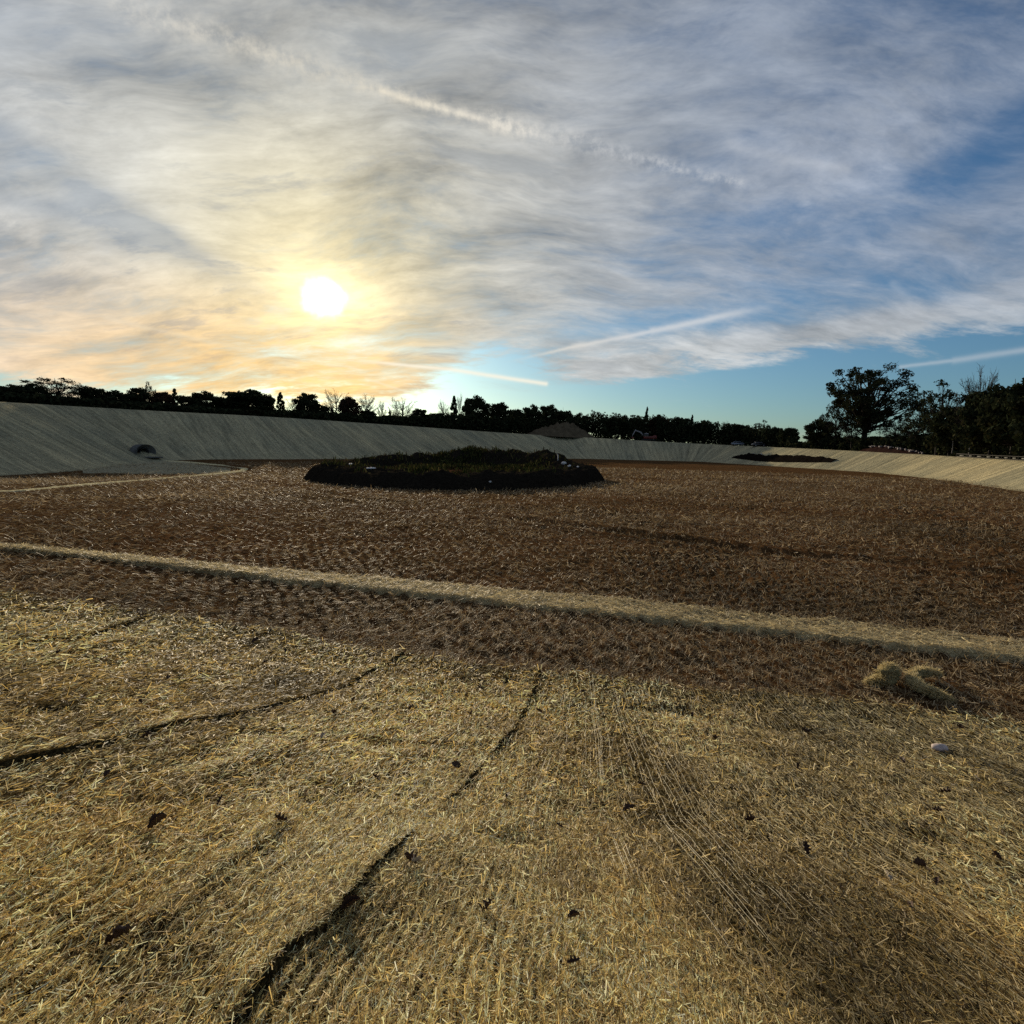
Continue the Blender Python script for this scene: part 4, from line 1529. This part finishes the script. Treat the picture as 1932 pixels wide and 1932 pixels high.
def vehicle(label, px, off, ln, paint, rz, pickup, roof_paint=None):
    p, L_, mpp = place(px, off)
    root = thing("parked_car", label, "car", p, rz)
    mb = MB()
    mb.box((0, 0, .72), (ln, 1.8, .62), .14, (.97, .92))
    mb.box((ln * .5 - .08, 0, .50), (.2, 1.7, .2), .05)
    mb.box((-ln * .5 + .08, 0, .50), (.2, 1.7, .2), .05)
    obj("body", mb.build("body", paint), root)
    mb = MB()
    c0, cl_ = (.25, 1.9) if pickup else (-.25, ln * .56)
    mb.box((c0, 0, 1.245), (cl_, 1.62, .44), .05, (.78, .86))
    obj("window_band", mb.build("window_band", M_GLASS), root)
    mb = MB()
    mb.box((c0, 0, 1.50), (cl_ * .80, 1.42, .09), .03)
    for sx in (-1, 1):
        for sy in (-1, 1):
            mb.tube([(c0 + sx * cl_ * .505, sy * .83, 1.03), (c0 + sx * cl_ * .395, sy * .715, 1.47)], [.045, .045], 5)
    obj("roof", mb.build("roof", roof_paint or paint), root)
    for sx in (-.31, .31):
        for sy in (-.82, .82):
            wheel(root, sx * ln, sy, .34)
    for sy in (-.62, .62):
        mb = MB()
        mb.box((-ln * .5 + .02, sy, .78), (.08, .34, .16), .02)
        obj("headlight", mb.build("headlight", M_LAMP), root)
    return root


vehicle("silver-blue car parked on the far bank's crest, bright headlights facing left", 1392, 1.6, 4.4, M_PAINT_B, R(-8), False)
vehicle("dark vehicle with pale roof line parked right of the silver-blue car", 1432, 2.2, 4.6, M_PAINT_D, R(6), False, M_GREYSTEEL)

p, L_, mpp = place(1222, 3.0)
exc = thing("excavator", "red excavator with raised grey boom standing behind the far bank", "excavator", p, R(176))
ks = max(.8, 62 * mpp / 9.5)
for sy in (-1, 1):
    mb = MB()
    mb.tube([(-1.7, sy * 1.1 - .28, .45), (-1.7, sy * 1.1 + .28, .45)], [.45, .45], 14)
    mb.tube([(1.7, sy * 1.1 - .28, .45), (1.7, sy * 1.1 + .28, .45)], [.45, .45], 14)
    mb.box((0, sy * 1.1, .455), (3.4, .54, .86), .04)
    obj("track", mb.build("track", M_TYRE), exc)
mb = MB()
mb.box((-.5, 0, 1.45), (4.2, 2.5, .95), .15, (.96, .96))
mb.box((-2.1, 0, 1.75), (1.1, 2.4, 1.1), .2, (.9, .9))
obj("body", mb.build("body", M_RED), exc)
mb = MB()
mb.box((.75, .75, 2.45), (1.5, 1.0, 1.25), .12, (.85, .9))
cabo = obj("cab", mb.build("cab", M_GREYSTEEL), exc)
mb = MB()
mb.box((.78, .75, 2.5), (1.53, 1.03, .75), .03, (.9, .93))
obj("window", mb.build("window", M_GLASS), cabo)
mb = MB()
mb.tube([(1.3, -.2, 1.7), (2.6, -.2, 3.4), (4.3, -.2, 4.1)], [.28, .32, .22], 6)
obj("boom", mb.build("boom", M_GREYSTEEL), exc)
mb = MB()
mb.tube([(4.1, -.2, 4.4), (4.9, -.2, 2.6), (5.3, -.2, 1.6)], [.2, .2, .14], 6)
obj("stick", mb.build("stick", M_GREYSTEEL), exc)
mb = MB()
mb.box((5.0, -.2, 1.15), (.9, 1.0, .8), .1, (.7, 1))
obj("bucket", mb.build("bucket", M_RED), exc)
exc.scale = (ks * .85, ks * .85, ks * .72)

# low fence on the crest at the far right
root = None
M_POST = plain("dark_post", (.03, .026, .02), .9, .3, 3)
M_FAB = plain("pale_board", (.13, .125, .105), .9, .2, 3)
pts = [at_column(a, 1.2) for a in np.linspace(1806, 1990, 12)]
root = thing("low_fence", "low dark fence with pale boards along the crest at the right edge", "fence", (pts[0][0][0], pts[0][0][1], pts[0][1]))
o0 = np.array((pts[0][0][0], pts[0][0][1], pts[0][1]))
W3 = [np.array((p_[0], p_[1], z_)) - o0 for p_, z_, _ in pts]
for i, w in enumerate(W3):
    mb = MB()
    mb.box((w[0], w[1], w[2] + .30), (.10, .10, .9), .015)
    obj("post", mb.build("post", M_POST), root)
mb = MB()
mb.tube([w + np.array((0, -.08, .60)) for w in W3], .05, 5)
mb.tube([w + np.array((0, -.08, .12)) for w in W3], .05, 5)
obj("rail", mb.build("rail", M_POST), root)
for a, b in zip(W3[:-1], W3[1:]):
    mb = MB()
    c = (a + b) / 2
    ln = np.linalg.norm((b - a)[:2]) * .5
    mb.box((c[0], c[1] - .02, c[2] + .33), (ln * .8, .03, .16), .008, (1, 1), math.atan2(b[1] - a[1], b[0] - a[0]))
    obj("board", mb.build("board", M_FAB), root)

# ------------------------------------------------------------------ sky and sun
sun_d = ray(609, 562)
sun_az = math.atan2(sun_d.x, sun_d.y)
sun_el = math.asin(sun_d.z)
ld = bpy.data.lights.new("sun", 'SUN')
ld.energy = 5.0
ld.angle = R(.6)
ld.color = (1, .85, .62)
lo = bpy.data.objects.new("sun", ld)
COL.objects.link(lo)
lo.rotation_euler = Vector(sun_d).to_track_quat('Z', 'Y').to_euler()

world = bpy.data.worlds.new("World")
sc.world = world
world.use_nodes = True
nt = world.node_tree
nt.nodes.clear()
out = nt.nodes.new("ShaderNodeOutputWorld")
bg = nt.nodes.new("ShaderNodeBackground")
bg.inputs["Strength"].default_value = .1
nt.links.new(bg.outputs[0], out.inputs[0])
sky = nt.nodes.new("ShaderNodeTexSky")
sky.sky_type = 'NISHITA'
sky.sun_disc = False
sky.sun_elevation = sun_el
sky.sun_rotation = sun_az
sky.air_density = 1.0
sky.dust_density = .6
sky.ozone_density = 2.0


class X:
    """small expression helper for math nodes"""
    def __init__(s, k):
        s.k = k

    @staticmethod
    def op(o, *a):
        n = nt.nodes.new("ShaderNodeMath")
        n.operation = o
        for i, q in enumerate(a):
            q = q.k if isinstance(q, X) else q
            if hasattr(q, "links"):
                nt.links.new(q, n.inputs[i])
            else:
                n.inputs[i].default_value = q
        return X(n.outputs[0])

    def __add__(s, o): return X.op('ADD', s, o)
    __radd__ = __add__
    def __sub__(s, o): return X.op('SUBTRACT', s, o)
    def __rsub__(s, o): return X.op('SUBTRACT', o, s)
    def __mul__(s, o): return X.op('MULTIPLY', s, o)
    __rmul__ = __mul__
    def __truediv__(s, o): return X.op('DIVIDE', s, o)
    def __rtruediv__(s, o): return X.op('DIVIDE', o, s)


def xmax(a, b): return X.op('MAXIMUM', a, b)
def xmin(a, b): return X.op('MINIMUM', a, b)
def xexp(a): return X.op('EXPONENT', a)
def sstep(a, b, v):
    n = nt.nodes.new("ShaderNodeMapRange")
    n.interpolation_type = 'SMOOTHSTEP'
    n.inputs["From Min"].default_value = a
    n.inputs["From Max"].default_value = b
    nt.links.new(v.k, n.inputs["Value"])
    return X(n.outputs[0])


tc = nt.nodes.new("ShaderNodeTexCoord").outputs["Generated"]
sx = nt.nodes.new("ShaderNodeSeparateXYZ")
nt.links.new(tc, sx.inputs[0])
dx, dy, dz = (X(sx.outputs[i]) for i in range(3))
AZ = X.op('ARCTAN2', dx, dy) * (180 / math.pi)
EL = X.op('ARCSINE', dz) * (180 / math.pi)
q = 1.75 / (xmax(dz, 0.0) + .32)
cmb = nt.nodes.new("ShaderNodeCombineXYZ")
nt.links.new((dx * q).k, cmb.inputs[0])
nt.links.new((dy * q).k, cmb.inputs[1])
PL = cmb.outputs[0]
# domain warp
DIM = '2D'
wn = nd(nt, "ShaderNodeTexNoise", Scale=.95, Detail=3, Roughness=.5)
wn.noise_dimensions = '2D'
nt.links.new(PL, wn.inputs["Vector"])
vm = nt.nodes.new("ShaderNodeVectorMath")
vm.operation = 'MULTIPLY_ADD'
nt.links.new(wn.outputs["Color"], vm.inputs[0])
vm.inputs[1].default_value = (.34, .34, 0)
nt.links.new(PL, vm.inputs[2])
PW = vm.outputs[0]
n_big = X(noise(nt, mapped(nt, PW, (.55, .9, 1), (0, 0, R(-12))), 1.0, 5, .55))
n_mid = X(noise(nt, mapped(nt, PW, (1.0, 1.6, 1), (0, 0, R(-20))), 1.5, 6, .62))
n_wsp = X(noise(nt, mapped(nt, PW, (1.0, 2.6, 1), (0, 0, R(16))), 1.6, 6, .66))
n_fin = X(noise(nt, mapped(nt, PW, (2.4, 5.0, 1), (0, 0, R(-30))), 2.5, 4, .65))
DIM = '3D'
n_bil = X(noise(nt, tc, 70.0, 4, .62))
DIM = '2D'


def ell(px, py, rx, ry, rot=0.0):
    """soft ellipse in the sky centred on the direction (az, el in degrees)"""
    a0, e0 = azel(px, py)
    k_ = math.degrees(1 / F)
    ca, sa = math.cos(rot), math.sin(rot)
    u = (AZ - a0) * ca + (EL - e0) * sa
    v = (EL - e0) * ca - (AZ - a0) * sa
    u = u / (rx * k_)
    v = v / (ry * k_)
    return xexp((u * u + v * v) * -1.0)


def line(pts, width, noise_amt=.5, fade=True):
    """contrail along directions, width in pixels of the 1932 picture"""
    k_ = math.degrees(1 / F)
    res = None
    P = [azel(*p) for p in pts]
    tot = len(P) - 1
    jx = (n_bil - .5) * (noise_amt * 2 * k_ * (width if not hasattr(width, '__len__') else sum(width) / len(width)))
    for i, ((a0, e0), (a1, e1)) in enumerate(zip(P[:-1], P[1:])):
        dxs, dys = a1 - a0, e1 - e0
        L2 = dxs * dxs + dys * dys
        A, B = AZ - a0, EL - e0
        t = (A * dxs + B * dys) / L2
        t = xmin(xmax(t, 0.0), 1.0)
        ex = A - t * dxs
        ey = B - t * dys + jx
        d = X.op('SQRT', ex * ex + ey * ey)
        w = width if not hasattr(width, '__len__') else width[i]
        v = xexp((d / (w * k_)) * (d / (w * k_)) * -1.0)
        res = v if res is None else xmax(res, v)
    return res


sd = nt.nodes.new("ShaderNodeVectorMath")
sd.operation = 'DOT_PRODUCT'
nt.links.new(tc, sd.inputs[0])
sd.inputs[1].default_value = sun_d
TH = X.op('ARCCOSINE', xmin(X(sd.outputs["Value"]), .999999)) * (180 / math.pi)

# how much cloud there is in each direction
bias = ell(700, 330, 760, 420) * .55 + .34
# clear band above the treeline on the right, rising to the right
lowclear = None
a_l, e_l = azel(60, 712)
edge = X.op('MULTIPLY', sstep(-14, 4, AZ), 1.0)
e_edge = 3.1 + xexp((AZ + 3.5) * (AZ + 3.5) * (-1 / 60.0)) * 2.1 + sstep(-12, 0, AZ) * 3.2 + sstep(2, 36, AZ) * 2.2
clear = 1.0 - sstep(-1.6, 1.9, EL - e_edge + (n_wsp - .5) * 4.0 + (n_fin - .5) * 2.0)
gaps = clear * .95
gaps = gaps + ell(1850, 300, 170, 42, R(22)) * .50
gaps = gaps + ell(1600, 370, 260, 30, R(8)) * .22
gaps = gaps + ell(1260, 608, 180, 30, R(4)) * .42
gaps = gaps + ell(1560, 560, 300, 36, R(3)) * .25
gaps = gaps + ell(1800, 570, 140, 36, R(-14)) * .30
gaps = gaps + ell(1430, 455, 260, 60, R(0)) * .16
gaps = gaps + ell(880, 662, 150, 9, R(2)) * .32
gaps = gaps + ell(1010, 640, 200, 14, R(8)) * .25
gaps = gaps + ell(1900, 60, 220, 120) * .18
gaps = gaps + ell(1400, 700, 420, 12, R(7)) * .20
adds = ell(1450, 650, 420, 22, R(9)) * .42 + ell(1280, 700, 260, 9, R(5)) * .42 + ell(1700, 610, 260, 26, R(6)) * .25 + ell(1150, 695, 120, 12, R(12)) * .22
tex = (n_mid - .5) * .85 + (n_wsp - .5) * 1.05 + (n_big - .5) * .7 + (n_fin - .5) * .35
cover = sstep(-.05, 1.12, bias - gaps + adds + tex + .28) * (1.0 - .14 * sstep(-2, 22, AZ))

# cloud colours
thn = xmin(TH / 60.0, 1.0)
c_far = ramp(nt, thn.k, [(0, (1.0, .86, .50)), (.05, (.84, .74, .48)), (.13, (.64, .59, .44)), (.26, (.53, .525, .48)), (.42, (.43, .445, .455)), (.62, (.33, .36, .41)), (1, (.26, .30, .37))])
DA = AZ - math.degrees(sun_az)
warmth = xexp(DA * DA * (-1.0 / 650.0) * (1.0 + 5.0 * sstep(-1, 3, DA))) * xexp((EL - 5.0) * (EL - 5.0) * (-1 / 36.0))
c1 = mixc(nt, (warmth * .85).k, c_far, (.92, .56, .18))
lowr = sstep(0, 16, AZ) * (1.0 - sstep(8, 15, EL))
c1 = mixc(nt, (lowr * .6).k, c1, (.62, .615, .58))
# brighter and darker parts of the veil
n_w2 = X(noise(nt, mapped(nt, PW, (1.0, 3.2, 1), (0, 0, R(52))), 2.0, 5, .66))
shade = 1.0 + (n_w2 - .5) * .8 + (n_mid - .5) * 1.1 + (n_fin - .5) * .30 + (n_big - .5) * .8 + (n_wsp - .5) * .35
sh = nt.nodes.new("ShaderNodeCombineXYZ")
for i in range(3):
    nt.links.new(shade.k, sh.inputs[i])
c1 = mixc(nt, 1.0, c1, sh.outputs[0], 'MULTIPLY')
darkst = sstep(.54, .70, n_wsp) * (1.0 - sstep(-6, 24, AZ) * .6) * sstep(2.5, 9, EL)
c1 = mixc(nt, (darkst * .45).k, c1, (.27, .30, .33))
dk = xmin((ell(150, 350, 230, 22, R(-24)) + ell(70, 385, 130, 16, R(-4)) * .6 + ell(210, 440, 70, 30, R(-10)) * .7 + ell(1350, 130, 260, 110) * .3 + ell(60, 60, 240, 40, R(4)) * .6 + ell(760, 120, 130, 40) * .35) * (.12 + 1.25 * sstep(.36, .62, n_wsp * .5 + n_mid * .5)), 1.0)
c1 = mixc(nt, (dk * .55).k, c1, (.20, .26, .34))
skym = nt.nodes.new("ShaderNodeVectorMath")
skym.operation = 'MULTIPLY'
nt.links.new(sky.outputs[0], skym.inputs[0])
SK = .055
skym.inputs[1].default_value = (SK * .66, SK * 1.0, SK * 1.32)
tot = mixc(nt, cover.k, skym.outputs[0], c1)
# contrails
con = line([(230, 10), (420, 70), (600, 130), (800, 192), (1000, 250)], [18, 16, 12, 12], .12) * sstep(.30, .75, n_bil) * .55
con = con + line([(720, 172), (850, 208), (960, 240)], [5, 5], .3) * .55
con = con + line([(930, 225), (1130, 275), (1280, 318), (1400, 345)], [16, 12, 8], .12) * sstep(.32, .75, n_bil) * .5
con = con + line([(960, 682), (1080, 655), (1230, 625), (1400, 588), (1490, 574)], [3.0, 4.0, 6.0, 6.5], .35) * .68 * sstep(.25, .55, n_mid + n_wsp * .3) * (1.0 - sstep(azel(1330, 600)[0], azel(1490, 574)[0], AZ)) * sstep(azel(950, 684)[0], azel(1080, 655)[0], AZ)
low = line([(640, 676), (850, 697), (1030, 724)], [3.2, 4.0], .2) * .75 * sstep(azel(640, 676)[0], azel(760, 688)[0], AZ)
con = con + line([(690, 714), (785, 745)], [2.4], .2) * .5
con = con + line([(1700, 692), (1800, 680), (1960, 656)], [3, 4.5], .3) * .30
con = con + line([(1380, 272), (1480, 300), (1600, 318)], [9, 6], .6) * .16
con = con + line([(1685, 535), (1740, 590)], [6], .6) * .16
con = con + line([(200, 600), (420, 650), (560, 690)], [4, 4], .6) * .22
ccol = mixc(nt, xmin(thn * 2.2, 1.0).k, (.95, .78, .45), (.64, .65, .66))
tot = mixc(nt, xmin(con, .9).k, tot, ccol)
tot = mixc(nt, low.k, tot, (.93, .86, .70))
# the sun through the veil
DIM = '3D'
n_rag = X(noise(nt, tc, 30.0, 3, .6))
rag = (n_rag - .5) * 2.0
core = 1.0 - sstep(.40, 2.15, TH + rag)
halo = xexp((TH + rag * .5) * (-1 / 2.6)) * .62 + xexp(TH * TH * (-1 / 60.0)) * .10
hc_ = nt.nodes.new("ShaderNodeVectorMath")
hc_.operation = 'SCALE'
hc_.inputs[0].default_value = (1.0, .80, .38)
nt.links.new(halo.k, hc_.inputs["Scale"])
cc_ = nt.nodes.new("ShaderNodeVectorMath")
cc_.operation = 'SCALE'
cc_.inputs[0].default_value = (1.9, 1.8, 1.5)
nt.links.new(core.k, cc_.inputs["Scale"])
ad = nt.nodes.new("ShaderNodeVectorMath")
nt.links.new(tot, ad.inputs[0])
nt.links.new(hc_.outputs[0], ad.inputs[1])
ad2 = nt.nodes.new("ShaderNodeVectorMath")
nt.links.new(ad.outputs[0], ad2.inputs[0])
nt.links.new(cc_.outputs[0], ad2.inputs[1])
fin = nt.nodes.new("ShaderNodeVectorMath")
fin.operation = 'SCALE'
fin.inputs["Scale"].default_value = 10.0
nt.links.new(ad2.outputs[0], fin.inputs[0])
nt.links.new(fin.outputs[0], bg.inputs["Color"])

sc.view_settings.view_transform = 'Standard'
sc.view_settings.look = 'None'
sc.view_settings.exposure = 0.12
sc.view_settings.gamma = 1.0
sc.view_settings.use_curve_mapping = False
world.cycles.sampling_method = 'NONE'
sc.cycles.max_bounces = 3
sc.cycles.use_denoising = False
